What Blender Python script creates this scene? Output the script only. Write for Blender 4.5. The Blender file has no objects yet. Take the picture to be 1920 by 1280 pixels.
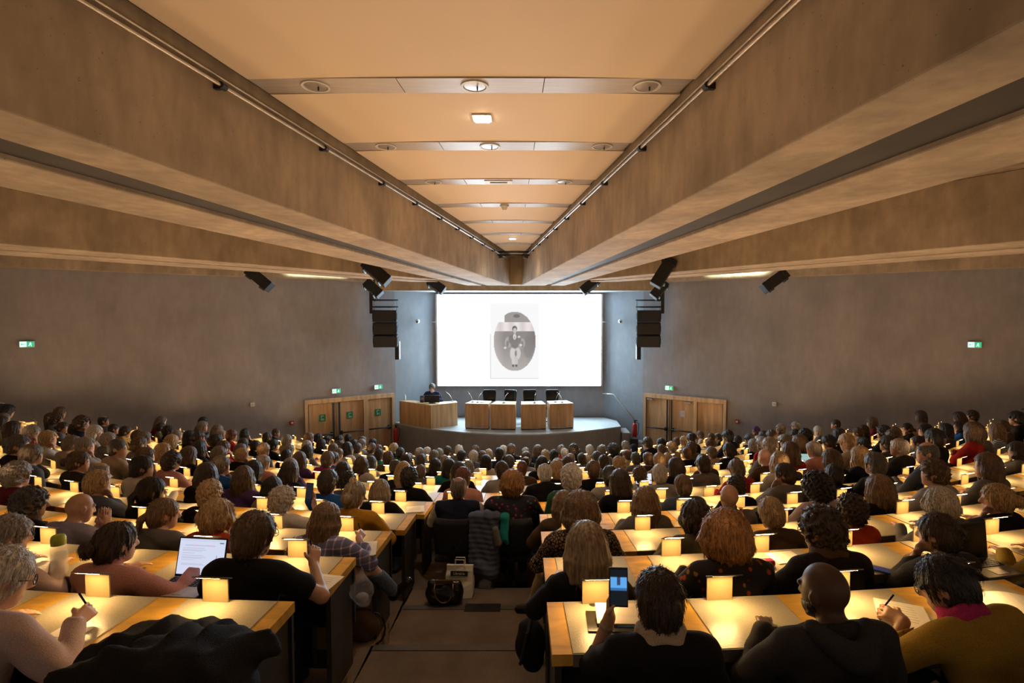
import bpy, bmesh, math, random
import numpy as np
from mathutils import Vector, Matrix, Euler

random.seed(7); np.random.seed(7)
SC = bpy.context.scene
COL = SC.collection

# ------------------------------------------------------------------ camera
ZC = 4.695                      # eye height above the floor in front of the stage
F = 1000.0                      # focal length in px of the 1920 wide frame
PX, PY = 999.0, 640.0           # principal point
PITCH = math.radians(2.46)
cam_d = bpy.data.cameras.new('camera'); cam = bpy.data.objects.new('camera', cam_d); COL.objects.link(cam)
cam.location = (0, 0, ZC); cam.rotation_euler = (math.radians(90) - PITCH, 0, 0)
cam_d.sensor_width = 36; cam_d.lens = 36 * F / 1920
cam_d.shift_x = (960 - PX) / 1920; cam_d.shift_y = 0
cam_d.clip_start = 0.05; cam_d.clip_end = 200
SC.camera = cam
SC.view_settings.view_transform = 'Standard'; SC.view_settings.look = 'None'
SC.view_settings.gamma = 1; SC.view_settings.use_curve_mapping = False
SC.view_settings.exposure = 0.0
SC.cycles.max_bounces = 4; SC.cycles.diffuse_bounces = 2; SC.cycles.glossy_bounces = 2; SC.cycles.transmission_bounces = 5; SC.cycles.light_sampling_threshold = 0.08
SC.cycles.sample_clamp_indirect = 6.0
SC.cycles.caustics_reflective = False; SC.cycles.caustics_refractive = False

# ------------------------------------------------------------------ light levels
WORLD = ((1.0, 0.72, 0.50), 0.30)
LED_POWER = 210.0; LED_COL = (1.0, 0.60, 0.22); FILL_UPLIGHT_POWER = 5.6; FILL_UPLIGHT_COL = (1.0, 0.63, 0.33)  # LED values are the desk lamps; uplight values are an added ceiling fill
SCREEN_POWER = 17.0
DOWNLIGHT_POWER = 60.0; SPOT_POWER = 170.0

w = bpy.data.worlds.new('world'); SC.world = w; w.use_nodes = True
w.node_tree.nodes['Background'].inputs[0].default_value = (*WORLD[0], 1)
w.node_tree.nodes['Background'].inputs[1].default_value = WORLD[1]

# ------------------------------------------------------------------ geometry of the view, used to place things at their true distance
_c, _s = math.cos(PITCH), math.sin(PITCH)
def ray(px, py):
    a, b = (px - PX) / F, (PY - py) / F
    return Vector((a, _c + b * _s, b * _c - _s))
def P(px, py, Y):               # point seen at that pixel, at distance Y down the hall
    d = ray(px, py); return Vector((d.x / d.y * Y, Y, ZC + d.z / d.y * Y))
def G(px, py, z):               # point seen at that pixel on the level z
    d = ray(px, py); t = (z - ZC) / d.z; return Vector((d.x * t, d.y * t, z))
def proj(p):
    x, y, z = p[0], p[1], p[2] - ZC
    dep = y * _c - z * _s; up = z * _c + y * _s
    return PX + F * x / dep, PY - F * up / dep, dep

# ------------------------------------------------------------------ materials
def lin(c):
    return tuple(((v / 255) / 12.92 if v / 255 <= 0.04045 else ((v / 255 + 0.055) / 1.055) ** 2.4) for v in c)
MATS = {}
def base_mat(name, rgb, rough=0.6, metal=0.0, spec=0.4):
    m = bpy.data.materials.new(name); m.use_nodes = True
    b = m.node_tree.nodes['Principled BSDF']
    b.inputs['Base Color'].default_value = (*rgb, 1); b.inputs['Roughness'].default_value = rough
    b.inputs['Metallic'].default_value = metal; b.inputs['Specular IOR Level'].default_value = spec
    MATS[name] = m
    return m, m.node_tree, b
def node(t, kind, **kw):
    n = t.nodes.new(kind)
    for k, v in kw.items():
        if k in n.inputs: n.inputs[k].default_value = v
        else: setattr(n, k, v)
    return n
def coords(t, scale=(1, 1, 1), kind='Object', rot=(0, 0, 0)):
    tc = node(t, 'ShaderNodeTexCoord'); mp = node(t, 'ShaderNodeMapping')
    mp.inputs['Scale'].default_value = scale; mp.inputs['Rotation'].default_value = rot
    t.links.new(tc.outputs[kind], mp.inputs['Vector']); return mp.outputs['Vector']
def ramp(t, fac, c0, c1, p0=0.3, p1=0.7):
    r = node(t, 'ShaderNodeValToRGB')
    r.color_ramp.elements[0].position = p0; r.color_ramp.elements[1].position = p1
    r.color_ramp.elements[0].color = (*c0, 1); r.color_ramp.elements[1].color = (*c1, 1)
    t.links.new(fac, r.inputs['Fac']); return r.outputs['Color']
def mul(c, f): return tuple(v * f for v in c)
def noisy(name, rgb, rough=0.6, scale=(8, 8, 8), detail=4.0, amount=0.25, bump=0.0, metal=0.0, spec=0.4, bscale=None, kind='Object'):
    m, t, b = base_mat(name, rgb, rough, metal, spec)
    v = coords(t, scale, kind); n = node(t, 'ShaderNodeTexNoise', Detail=detail, Scale=1.0)
    t.links.new(v, n.inputs['Vector'])
    t.links.new(ramp(t, n.outputs['Fac'], mul(rgb, 1 - amount), mul(rgb, 1 + amount)), b.inputs['Base Color'])
    if bump:
        n2 = n
        if bscale:
            v2 = coords(t, bscale, kind); n2 = node(t, 'ShaderNodeTexNoise', Detail=3.0, Scale=1.0); t.links.new(v2, n2.inputs['Vector'])
        bp = node(t, 'ShaderNodeBump', Strength=bump, Distance=0.02)
        t.links.new(n2.outputs['Fac'], bp.inputs['Height']); t.links.new(bp.outputs['Normal'], b.inputs['Normal'])
    return m
def emis(name, rgb, power):
    m = bpy.data.materials.new(name); m.use_nodes = True; t = m.node_tree; t.nodes.clear()
    e = node(t, 'ShaderNodeEmission'); e.inputs[0].default_value = (*rgb, 1); e.inputs[1].default_value = power
    o = node(t, 'ShaderNodeOutputMaterial'); t.links.new(e.outputs[0], o.inputs[0]); MATS[name] = m
    return m
def concrete(name, rgb, k=1.0):
    m, t, b = base_mat(name, rgb, 0.8, 0, 0.25)
    n1 = node(t, 'ShaderNodeTexNoise', Detail=5.0, Scale=1.0, Roughness=0.62); t.links.new(coords(t, (1.1, 1.1, 0.9)), n1.inputs['Vector'])
    n2 = node(t, 'ShaderNodeTexNoise', Detail=3.0, Scale=1.0); t.links.new(coords(t, (8, 8, 2.4)), n2.inputs['Vector'])
    n3 = node(t, 'ShaderNodeTexNoise', Detail=2.0, Scale=60.0); t.links.new(coords(t), n3.inputs['Vector'])
    c1 = ramp(t, n1.outputs['Fac'], mul(rgb, 1 - 0.34 * k), mul(rgb, 1 + 0.30 * k), 0.3, 0.7)
    c2 = ramp(t, n2.outputs['Fac'], (1 - 0.14 * k,) * 3, (1 + 0.1 * k,) * 3, 0.3, 0.7)
    mx = node(t, 'ShaderNodeMix', data_type='RGBA', blend_type='MULTIPLY'); mx.inputs[0].default_value = 1
    t.links.new(c1, mx.inputs[6]); t.links.new(c2, mx.inputs[7])
    c3 = ramp(t, n3.outputs['Fac'], (0.45,) * 3, (1, 1, 1), 0.25, 0.30)
    mx2 = node(t, 'ShaderNodeMix', data_type='RGBA', blend_type='MULTIPLY'); mx2.inputs[0].default_value = 1
    t.links.new(mx.outputs[2], mx2.inputs[6]); t.links.new(c3, mx2.inputs[7]); t.links.new(mx2.outputs[2], b.inputs['Base Color'])
    return m
def wood(name, rgb, scale=(2.5, 2.5, 26), rough=0.45):
    m, t, b = base_mat(name, rgb, rough, 0, 0.4)
    n = node(t, 'ShaderNodeTexNoise', Detail=5.0, Scale=1.0, Distortion=0.6); t.links.new(coords(t, scale), n.inputs['Vector'])
    t.links.new(ramp(t, n.outputs['Fac'], mul(rgb, 0.72), mul(rgb, 1.2)), b.inputs['Base Color'])
    return m

concrete('concrete_beam', (0.39, 0.315, 0.235)); concrete('concrete_wall', (0.31, 0.295, 0.305), 0.45); concrete('concrete_pale', (0.30, 0.345, 0.39), 0.35)
noisy('ceiling_cream', (0.84, 0.67, 0.475), 0.7, (0.5, 0.5, 0.5), 2, 0.05)
noisy('strip_metal', (0.52, 0.47, 0.44), 0.4, (3, 40, 3), 2, 0.08, metal=0.3)
noisy('dark_slot', (0.028, 0.023, 0.02), 0.7, (2, 2, 2), 3, 0.3)
noisy('steel', (0.55, 0.52, 0.5), 0.32, (20, 20, 20), 2, 0.1, metal=0.9)
noisy('black_metal', (0.016, 0.016, 0.02), 0.45, (20, 20, 20), 2, 0.2)
noisy('speaker_black', (0.012, 0.012, 0.016), 0.65, (50, 50, 50), 2, 0.3, bump=0.2)
noisy('white_plastic', (0.75, 0.75, 0.72), 0.4, (20, 20, 20), 2, 0.05)
noisy('red_paint', (0.45, 0.03, 0.025), 0.35, (20, 20, 20), 2, 0.1)
noisy('sign_green', (0.01, 0.22, 0.10), 0.5, (20, 20, 20), 2, 0.05)
wood('beech', (0.56, 0.34, 0.17), (9, 9, 0.8)); wood('beech_pale', (0.64, 0.43, 0.24), (9, 9, 0.8)); wood('desk_wood', (0.66, 0.37, 0.06), (5, 14, 5), 0.4)
noisy('leather', (0.40, 0.36, 0.27), 0.33, (120, 120, 120), 2, 0.12, bump=0.06, spec=0.5)
noisy('leather_edge', (0.14, 0.12, 0.10), 0.5, (120, 120, 120), 2, 0.12)
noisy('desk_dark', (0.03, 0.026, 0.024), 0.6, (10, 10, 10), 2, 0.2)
noisy('lamp_panel', (0.38, 0.30, 0.165), 0.5, (30, 30, 30), 1, 0.02)
noisy('lamp_hood', (0.16, 0.14, 0.125), 0.4, (30, 30, 30), 1, 0.05, metal=0.3)
noisy('chair_fabric', (0.02, 0.021, 0.028), 0.8, (90, 90, 90), 3, 0.35, bump=0.1)
noisy('paper', (0.82, 0.79, 0.72), 0.6, (4, 4, 4), 2, 0.04)
noisy('stage_floor', (0.48, 0.53, 0.55), 0.45, (1.5, 1.5, 1.5), 4, 0.12)
emis('led', LED_COL, LED_POWER); emis('exit_lit', (0.55, 1.0, 0.72), 1.6); emis('exit_green', (0.06, 0.62, 0.28), 0.9)
emis('downlight_glow', (1.0, 0.86, 0.68), 30)
def carpet():
    rgb = (0.23, 0.18, 0.145)
    m, t, b = base_mat('carpet', rgb, 0.95, 0, 0.1)
    wv = node(t, 'ShaderNodeTexWave', Scale=14.0, Distortion=1.5); wv.inputs['Detail'].default_value = 2; t.links.new(coords(t, (3.0, 1.2, 1)), wv.inputs['Vector'])
    n = node(t, 'ShaderNodeTexNoise', Detail=5.0, Scale=3.0); t.links.new(coords(t), n.inputs['Vector'])
    c1 = ramp(t, wv.outputs['Fac'], mul(rgb, 0.55), mul(rgb, 1.3), 0.2, 0.8); c2 = ramp(t, n.outputs['Fac'], (0.7,) * 3, (1.15,) * 3)
    mx = node(t, 'ShaderNodeMix', data_type='RGBA', blend_type='MULTIPLY'); mx.inputs[0].default_value = 1
    t.links.new(c1, mx.inputs[6]); t.links.new(c2, mx.inputs[7]); t.links.new(mx.outputs[2], b.inputs['Base Color'])
    bp = node(t, 'ShaderNodeBump', Strength=0.5, Distance=0.004); t.links.new(wv.outputs['Fac'], bp.inputs['Height']); t.links.new(bp.outputs['Normal'], b.inputs['Normal'])
carpet()
noisy('nosing', (0.10, 0.09, 0.085), 0.6, (30, 30, 30), 2, 0.1)
def attr_emis(name, power):     # a lit picture: its colours are stored per corner of the sheet
    m = bpy.data.materials.new(name); m.use_nodes = True; t = m.node_tree; t.nodes.clear()
    a = node(t, 'ShaderNodeAttribute', attribute_name='picture'); e = node(t, 'ShaderNodeEmission'); e.inputs[1].default_value = power
    o = node(t, 'ShaderNodeOutputMaterial'); t.links.new(a.outputs['Color'], e.inputs[0]); t.links.new(e.outputs[0], o.inputs[0]); MATS[name] = m
attr_emis('projection', SCREEN_POWER); attr_emis('small_display', 1.0)

# ------------------------------------------------------------------ mesh helpers
class MB:
    def __init__(self): self.v = []; self.f = []
    def add(self, vs, fs):
        o = len(self.v); self.v += [tuple(v) for v in vs]; self.f += [tuple(i + o for i in f) for f in fs]; return self
    def box(self, c, s, R=None):
        x, y, z = (k / 2 for k in s); vs = []
        for a in ((-x, -y, -z), (x, -y, -z), (x, y, -z), (-x, y, -z), (-x, -y, z), (x, -y, z), (x, y, z), (-x, y, z)):
            p = Vector(a)
            if R is not None: p = R @ p
            vs.append(p + Vector(c))
        return self.add(vs, [(3, 2, 1, 0), (4, 5, 6, 7), (0, 1, 5, 4), (1, 2, 6, 5), (2, 3, 7, 6), (3, 0, 4, 7)])
    def prism(self, poly, z0, z1):      # poly counter-clockwise in plan
        a = sum(poly[i][0] * poly[(i + 1) % len(poly)][1] - poly[(i + 1) % len(poly)][0] * poly[i][1] for i in range(len(poly)))
        if a < 0: poly = poly[::-1]
        n = len(poly)
        vs = [(p[0], p[1], z0) for p in poly] + [(p[0], p[1], z1) for p in poly]
        return self.add(vs, [tuple(range(n - 1, -1, -1)), tuple(range(n, 2 * n))] + [(i, (i + 1) % n, n + (i + 1) % n, n + i) for i in range(n)])
    def tube(self, pts, r, n=8, cap=True):
        pts = [Vector(p) for p in pts]; rs = r if isinstance(r, (list, tuple)) else [r] * len(pts); rings = []
        up = Vector((0, 0, 1))
        for i, p in enumerate(pts):
            d = (pts[min(i + 1, len(pts) - 1)] - pts[max(i - 1, 0)]).normalized()
            a = d.cross(up if abs(d.z) < 0.95 else Vector((1, 0, 0))).normalized(); b = d.cross(a)
            rings.append([p + rs[i] * (math.cos(2 * math.pi * k / n) * a + math.sin(2 * math.pi * k / n) * b) for k in range(n)])
        vs = [v for g in rings for v in g]
        fs = [(i * n + k, i * n + (k + 1) % n, (i + 1) * n + (k + 1) % n, (i + 1) * n + k) for i in range(len(pts) - 1) for k in range(n)]
        if cap: fs += [tuple(range(n - 1, -1, -1)), tuple(range((len(pts) - 1) * n, len(pts) * n))]
        return self.add(vs, fs)
    def lathe(self, prof, c=(0, 0, 0), n=20):
        vs = [(c[0] + r * math.cos(2 * math.pi * k / n), c[1] + r * math.sin(2 * math.pi * k / n), c[2] + z) for r, z in prof for k in range(n)]
        fs = [(i * n + k, i * n + (k + 1) % n, (i + 1) * n + (k + 1) % n, (i + 1) * n + k) for i in range(len(prof) - 1) for k in range(n)]
        return self.add(vs, fs + [tuple(range(n - 1, -1, -1)), tuple(range((len(prof) - 1) * n, len(prof) * n))])
    def mesh(self, name, bevel=0.0, smooth=False, off=(0, 0, 0)):
        me = bpy.data.meshes.new(name); me.from_pydata([(v[0] - off[0], v[1] - off[1], v[2] - off[2]) for v in self.v], [], self.f)
        bm = bmesh.new(); bm.from_mesh(me)
        bmesh.ops.recalc_face_normals(bm, faces=bm.faces)
        if bevel: bmesh.ops.bevel(bm, geom=list(bm.edges), offset=bevel, segments=2, affect='EDGES', profile=0.5, clamp_overlap=True)
        bm.to_mesh(me); bm.free()
        if smooth: me.shade_smooth()
        return me
    def build(self, name, mat, parent=None, bevel=0.0, smooth=False, world=False):
        if parent is None:
            xs = np.array(self.v); lo, hi = xs.min(0), xs.max(0); off = ((lo[0] + hi[0]) / 2, (lo[1] + hi[1]) / 2, lo[2])
        elif world: off = tuple(parent.location)
        else: off = (0, 0, 0)
        o = put(name, self.mesh(name, bevel, smooth, off), mat, parent)
        if parent is None: o.location = off
        return o
def put(name, me, mat=None, parent=None, loc=None, rot=None):
    o = bpy.data.objects.new(name, me); COL.objects.link(o)
    if parent is not None: o.parent = parent
    if mat is not None:
        if not me.materials: me.materials.append(None)
        o.material_slots[0].link = 'OBJECT'; o.material_slots[0].material = MATS[mat] if isinstance(mat, str) else mat
    if loc is not None: o.location = loc
    if rot is not None: o.rotation_euler = rot
    return o
def thing(name, label, cat, loc=(0, 0, 0), rz=0.0, group=None):
    o = bpy.data.objects.new(name, None); COL.objects.link(o); o.empty_display_size = 0.1
    o.location = loc; o.rotation_euler = (0, 0, rz); tag(o, label, cat, group); return o
def tag(o, label, cat, group=None):
    o['label'] = label; o['category'] = cat
    if group: o['group'] = group
    return o
def struct(o): o['kind'] = 'structure'; return o
def text_mesh(s, size, depth=0.002):
    c = bpy.data.curves.new('lettering', 'FONT'); c.body = s; c.size = size; c.extrude = depth; c.align_x = 'CENTER'; c.align_y = 'CENTER'
    o = bpy.data.objects.new('lettering', c); COL.objects.link(o)
    me = bpy.data.meshes.new_from_object(o.evaluated_get(bpy.context.evaluated_depsgraph_get()))
    bpy.data.objects.remove(o); bpy.data.curves.remove(c); return me
def basis(x, z):                # rotation with local x, z along the given directions
    x = Vector(x).normalized(); z = Vector(z).normalized(); y = z.cross(x).normalized(); x = y.cross(z)
    return Matrix((x, y, z)).transposed()
ORD = ['zeroth', 'first', 'second', 'third', 'fourth', 'fifth', 'sixth', 'seventh', 'eighth', 'ninth', 'tenth', 'eleventh', 'twelfth', 'thirteenth', 'fourteenth', 'fifteenth', 'sixteenth', 'seventeenth', 'eighteenth', 'nineteenth', 'twentieth']
def ordinal(n):
    if n <= 20: return ORD[n]
    tens = {2: 'twenty', 3: 'thirty', 4: 'forty'}[n // 10]
    return tens + '-' + ORD[n % 10] if n % 10 else {2: 'twentieth', 3: 'thirtieth', 4: 'fortieth'}[n // 10]
# =================================================================== the hall
XC = -0.47                      # centre line of the hall
CY = 22.0                       # the rows are arcs about (XC, CY)
ZT = ZC + 1.80                  # ceiling
ZB = ZC + 0.93                  # underside of the beams
DROP, PITCHR = 0.195, 0.93
ROWS = 14
def rp(n): return 20.04 - PITCHR * (n - 1)         # radius at which row n sits
def zf(n): return max(0.0, (ROWS - n) * DROP)      # its floor
def polar(r, s, r0=None):                          # arc length s (from the centre line, at radius r0) on radius r
    a = s / (r0 or r); return Vector((XC + r * math.sin(a), CY - r * math.cos(a), 0)), a
# side walls
CL = Vector((-4.71, 18.2)); CR = Vector((3.77, 18.2))
DL = Vector((-2.4, -1.7)).normalized(); DR = Vector((2.4, -1.7)).normalized()
WL_END = CL + DL * 16.5; WR_END = CR + DR * 16.5
NL = Vector((-DL.y, DL.x)); NR = Vector((DR.y, -DR.x))          # into the room
if NL.dot(Vector((0, 5)) - CL) < 0: NL = -NL
if NR.dot(Vector((0, 5)) - CR) < 0: NR = -NR
def wall_t(px, side):           # distance along the side wall of what is seen at column px
    k = (px - PX) / F; c, d = (CL, DL) if side == 'l' else (CR, DR)
    return (c.x - k * c.y) / (k * d.y - d.x)
def wall_p(t, side, z, out=0.0):
    c, d, n = (CL, DL, NL) if side == 'l' else (CR, DR, NR)
    p = c + d * t + n * out; return Vector((p.x, p.y, z))
def wall_at(px, py, side, out=0.0):
    t = wall_t(px, side); p = wall_p(t, side, 0, out); return Vector((p.x, p.y, P(px, py, p.y).z)), t
def wall_R(side):               # local x along the wall to the right as seen, y into the wall, z up
    d, n = (DL, NL) if side == 'l' else (DR, NR)
    x = -d if side == 'l' else d
    return Matrix(((x.x, -n.x, 0), (x.y, -n.y, 0), (0, 0, 1)))
def wall_rz(side):
    x = -DL if side == 'l' else DR; return math.atan2(x.y, x.x)

for nm, c, d, n, e in (('wall_left', CL, DL, NL, WL_END), ('wall_right', CR, DR, NR, WR_END)):
    o = MB().prism([c, e, e - n * 0.3, c - n * 0.3 - d * 0.0], -0.3, ZT).build(nm, 'concrete_wall'); struct(o)
# recess of the stage: splayed cheeks, back wall, soffit and header
BL = Vector((XC - 3.05, 19.1)); BR = Vector((XC + 3.05, 19.1)); ZS = ZC + 0.93
struct(MB().prism([CL, BL, BL + Vector((-0.2, 0.2)), CL + Vector((-0.25, 0.1))], -0.3, ZT).build('wall_cheek_left', 'concrete_pale'))
struct(MB().prism([CR, BR, BR + Vector((0.2, 0.2)), CR + Vector((0.25, 0.1))], -0.3, ZT).build('wall_cheek_right', 'concrete_pale'))
struct(MB().prism([BL + Vector((-0.3, 0)), BR + Vector((0.3, 0)), BR + Vector((0.3, 0.25)), BL + Vector((-0.3, 0.25))], -0.3, ZT).build('wall_back', 'concrete_wall'))
struct(MB().prism([(CL.x - 0.2, 17.6), (CR.x + 0.2, 17.6), (CR.x + 0.2, 19.2), (CL.x - 0.2, 19.2)], ZS, ZS + 0.15).build('trim_1', 'concrete_pale'))
struct(MB().prism([(CL.x - 0.6, 17.45), (CR.x + 0.6, 17.45), (CR.x + 0.6, 17.6), (CL.x - 0.6, 17.6)], ZS - 0.02, ZT).build('trim_2', 'concrete_beam'))
# floor: a base and one tier per row, with edge strips in the aisle
floor = struct(MB().prism([(-16, -3), (16, -3), (16, 21), (-16, 21)], -0.3, -0.005).build('floor', 'carpet'))
fl = floor.location
def arc_band(mb, r0, r1, a0, a1, z0, z1, n):
    pts = [polar(r1, 0)[0]] and []
    inner = [(XC + r0 * math.sin(a0 + (a1 - a0) * k / n), CY - r0 * math.cos(a0 + (a1 - a0) * k / n)) for k in range(n + 1)]
    outer = [(XC + r1 * math.sin(a0 + (a1 - a0) * k / n), CY - r1 * math.cos(a0 + (a1 - a0) * k / n)) for k in range(n + 1)]
    for k in range(n):
        q = [outer[k], outer[k + 1], inner[k + 1], inner[k]]
        vs = [(*p, z0) for p in q] + [(*p, z1) for p in q]
        mb.add(vs, [(4, 5, 6, 7), (0, 1, 5, 4), (2, 3, 7, 6), (3, 2, 1, 0)] + ([(3, 0, 4, 7)] if k == 0 else []) + ([(1, 2, 6, 5)] if k == n - 1 else []))
    return mb
AISLE = (-1.24, 0.09)
for n in range(0, ROWS):
    r0, r1 = rp(n) - 0.58, rp(n) + 0.35 + (1.5 if n == 0 else 0)
    lim = min(1.15, 13.5 / r1)
    if n <= 4:
        for s0, s1 in ((-lim * r1, AISLE[0] - XC - 0.02), (AISLE[1] - XC + 0.02, lim * r1)):
            arc_band(MB(), r0, r1, s0 / r1, s1 / r1, 0, zf(n), 30).build('floor_tier', 'carpet', floor, world=True)
        # the aisle steps run ahead of the seating tiers
        y1 = 22 - rp(n) + 0.24 + (0.0 if n < 4 else 0.34); y0 = 22 - rp(n - 1) + 0.24 if n else -1.5
        MB().prism([(AISLE[0] - 0.02, y0), (AISLE[1] + 0.02, y0), (AISLE[1] + 0.02, y1), (AISLE[0] - 0.02, y1)], 0, zf(n)).build('aisle_step', 'carpet', floor, world=True)
        if n in (2, 3, 4):
            y1 = 22 - rp(n) + 0.24
            MB().box(((AISLE[0] + AISLE[1]) / 2, y1 - 0.035, zf(n) + 0.003), (AISLE[1] - AISLE[0], 0.07, 0.008)).build('step_nosing', 'nosing', floor, world=True)
    else:
        arc_band(MB(), r0, r1, -lim, lim, 0, zf(n), 44).build('floor_tier', 'carpet', floor, world=True)
g = G(905, 1139, zf(4) + 0.003)
o = MB().box((0, 0, 0.004), (0.34, 0.13, 0.008)).build('floor_outlet_cover', 'black_metal', None, bevel=0.002); o.location = (g.x, g.y, zf(4) + 0.001)
tag(o, 'black rectangular floor outlet cover set in the carpet of the aisle', 'floor cover')

# ceiling slab, beams, cream panels
struct(MB().prism([(-17, -3), (17, -3), (17, 20.2), (-17, 20.2)], ZT, ZT + 0.2).build('ceiling', 'concrete_beam'))
ceil = bpy.data.objects['ceiling']
def uA(D): return 2.0 - 0.139 * (D - 1.765)
def uA2(D): return 2.30 - 0.119 * (D - 2.73)
def uS(D): return 2.66 - 0.140 * (D - 3.08)
def uB(D): return 3.32 - 0.170 * (D - 3.66)
tri = [3]
def beam(f0, f1, d0, d1, zb, zt, mat, sgn, name=None):
    pts = [(XC + sgn * f0(d0), d0), (XC + sgn * f0(d1), d1), (XC + sgn * f1(d1), d1), (XC + sgn * f1(d0), d0)]
    nm = 'trim_%d' % tri[0]; tri[0] += 1
    o = MB().prism(pts, zb, zt).build(nm, mat, None, bevel=0.012 if mat == 'concrete_beam' else 0); return struct(o)
def line(a, b): return lambda D: a[0] + (b[0] - a[0]) * (D - a[1]) / (b[1] - a[1])
c_in = line((6.3, 6.55), (2.75, 11.5)); c_out = line((6.85, 7.05), (2.75, 12.3)); d_in = line((6.95, 7.15), (2.75, 12.55)); d_out = line((7.4, 7.8), (2.6, 13.6))
for s in (-1, 1):
    beam(uA, uA2, -2.5, 15.1, ZB, ZT, 'concrete_beam', s)
    beam(uA2, uS, -2.5, 15.1, ZB + 0.04, ZB + 0.10, 'dark_slot', s)
    beam(uS, uB, -2.5, 15.1, ZB, ZT, 'concrete_beam', s)
    beam(c_in, c_out, 0.5, 12.9, ZB, ZT, 'concrete_beam', s)
    beam(c_out, d_in, 0.5, 12.9, ZB + 0.05, ZB + 0.12, 'dark_slot', s)
    beam(d_in, d_out, 0.5, 13.6, ZB, ZT, 'concrete_beam', s)
    c, d, n = (CL, DL, NL) if s < 0 else (CR, DR, NR)
    o = MB().prism([c + d * 0.1, c + d * 16.4, c + d * 16.4 + n * 0.4, c + d * 0.1 + n * 0.4], ZC + 1.2, ZT).build('trim_%d' % tri[0], 'concrete_beam'); tri[0] += 1; struct(o)
# end pier where the inner beams meet
o = MB().prism([(XC - 0.32, 15.0), (XC + 0.32, 15.0), (XC + 0.4, 15.5), (XC - 0.4, 15.5)], ZB + 0.02, ZT).build('trim_%d' % tri[0], 'concrete_beam'); tri[0] += 1; struct(o)

STRIPS = [4.12 + 1.42 * k for k in range(-2, 8)]
def panel(d0, d1, z0, z1, f0, f1, gap=0.05):
    u00, u01 = f0(d0), f0(d1); u10, u11 = f1(d0), f1(d1)
    return MB().prism([(XC + u00, d0), (XC + u10, d0), (XC + u11, d1), (XC + u01, d1)], z0, z1)
for k, d in enumerate(STRIPS):
    e = STRIPS[k + 1] if k + 1 < len(STRIPS) else 15.0
    nb = 5; d0, d1 = d + 0.135, e - 0.135            # cream panel, very slightly bowed
    mb = MB(); un = lambda D: -uA(D) + 0.07; up = lambda D: uA(D) - 0.03
    cols = 12; vs = []; fs = []
    for i in range(2):
        D = (d0, d1)[i]
        for j in range(cols + 1):
            q = j / cols; x = un(D) + (up(D) - un(D)) * q; vs.append((XC + x, D, ZT - 0.05 + 0.02 * (1 - (2 * q - 1) ** 2)))
    for j in range(cols): fs.append((j, cols + 1 + j, cols + 2 + j, j + 1))
    nv = len(vs); vs += [(x, y, z + 0.03) for x, y, z in vs[:nv]]
    fs += [tuple(reversed([i + nv for i in f])) for f in fs[:cols]] + [(j, j + 1, nv + j + 1, nv + j) for j in range(cols)] + [(cols + 1 + j, nv + cols + 1 + j, nv + cols + 2 + j, cols + 2 + j) for j in range(cols)]
    mb.add(vs, fs).build('ceiling_panel', 'ceiling_cream', ceil, world=True, smooth=False)
    if k < 2 and d < 2.5: continue
    for j in range(3):                               # metal strip in three lengths
        f0 = lambda D, j=j: -uA(D) + 0.06 + (2 * uA(D) - 0.1) * (j / 3) + 0.003
        f1 = lambda D, j=j: -uA(D) + 0.06 + (2 * uA(D) - 0.1) * ((j + 1) / 3) - 0.003
        panel(d - 0.128, d + 0.128, ZT - 0.04, ZT - 0.028, f0, f1).build('ceiling_strip', 'strip_metal', ceil, world=True)
    if k <= 5:
        for j, q in enumerate((-0.72, 0.0, 0.78) if k < 4 else (-0.66, 0.66)):
            if k >= 5: continue
            x, r = XC + 0.03 + q * uA(d), 0.105
            rt = thing('ceiling_downlight', 'round recessed ceiling downlight, %s of its metal strip, %s strip from the camera' % (('left', 'middle', 'right')[j] if k < 4 else ('left', 'right')[j], ordinal(k - 1)), 'downlight', (x, d, ZT - 0.045), group='unlit ceiling downlights')
            MB().lathe([(r * 0.8, 0.004), (r * 0.84, -0.004), (r, -0.004), (r, 0.004)], n=24).build('ring', 'white_plastic', rt, smooth=False)
            MB().lathe([(r * 0.78, 0.0), (r * 0.4, -0.002), (0.001, -0.003)], n=20).build('lens', 'steel', rt)
            MB().tube([(0.02, 0, -0.003), (0.02, 0, -0.03)], 0.006, 6).build('pin', 'black_metal', rt)
    if k == 4:
        rt = thing('ceiling_vent', 'narrow oblong slotted vent at the centre of the third metal ceiling strip', 'vent', (XC + 0.03, d, ZT - 0.045))
        MB().box((0, 0, 0), (0.36, 0.16, 0.008)).build('plate', 'white_plastic', rt, bevel=0.003); MB().box((0, 0, -0.004), (0.22, 0.05, 0.006)).build('slot', 'dark_slot', rt)
    if k == 5:
        rt = thing('smoke_detector', 'small round smoke detector on the fourth metal ceiling strip', 'smoke detector', (XC + 0.03, d, ZT - 0.045))
        MB().lathe([(0.07, 0.005), (0.07, -0.02), (0.05, -0.03), (0.03, -0.07), (0.02, -0.075)], n=18).build('body', 'white_plastic', rt); MB().lathe([(0.052, -0.026), (0.052, -0.032)], n=18).build('collar', 'strip_metal', rt)
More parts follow.
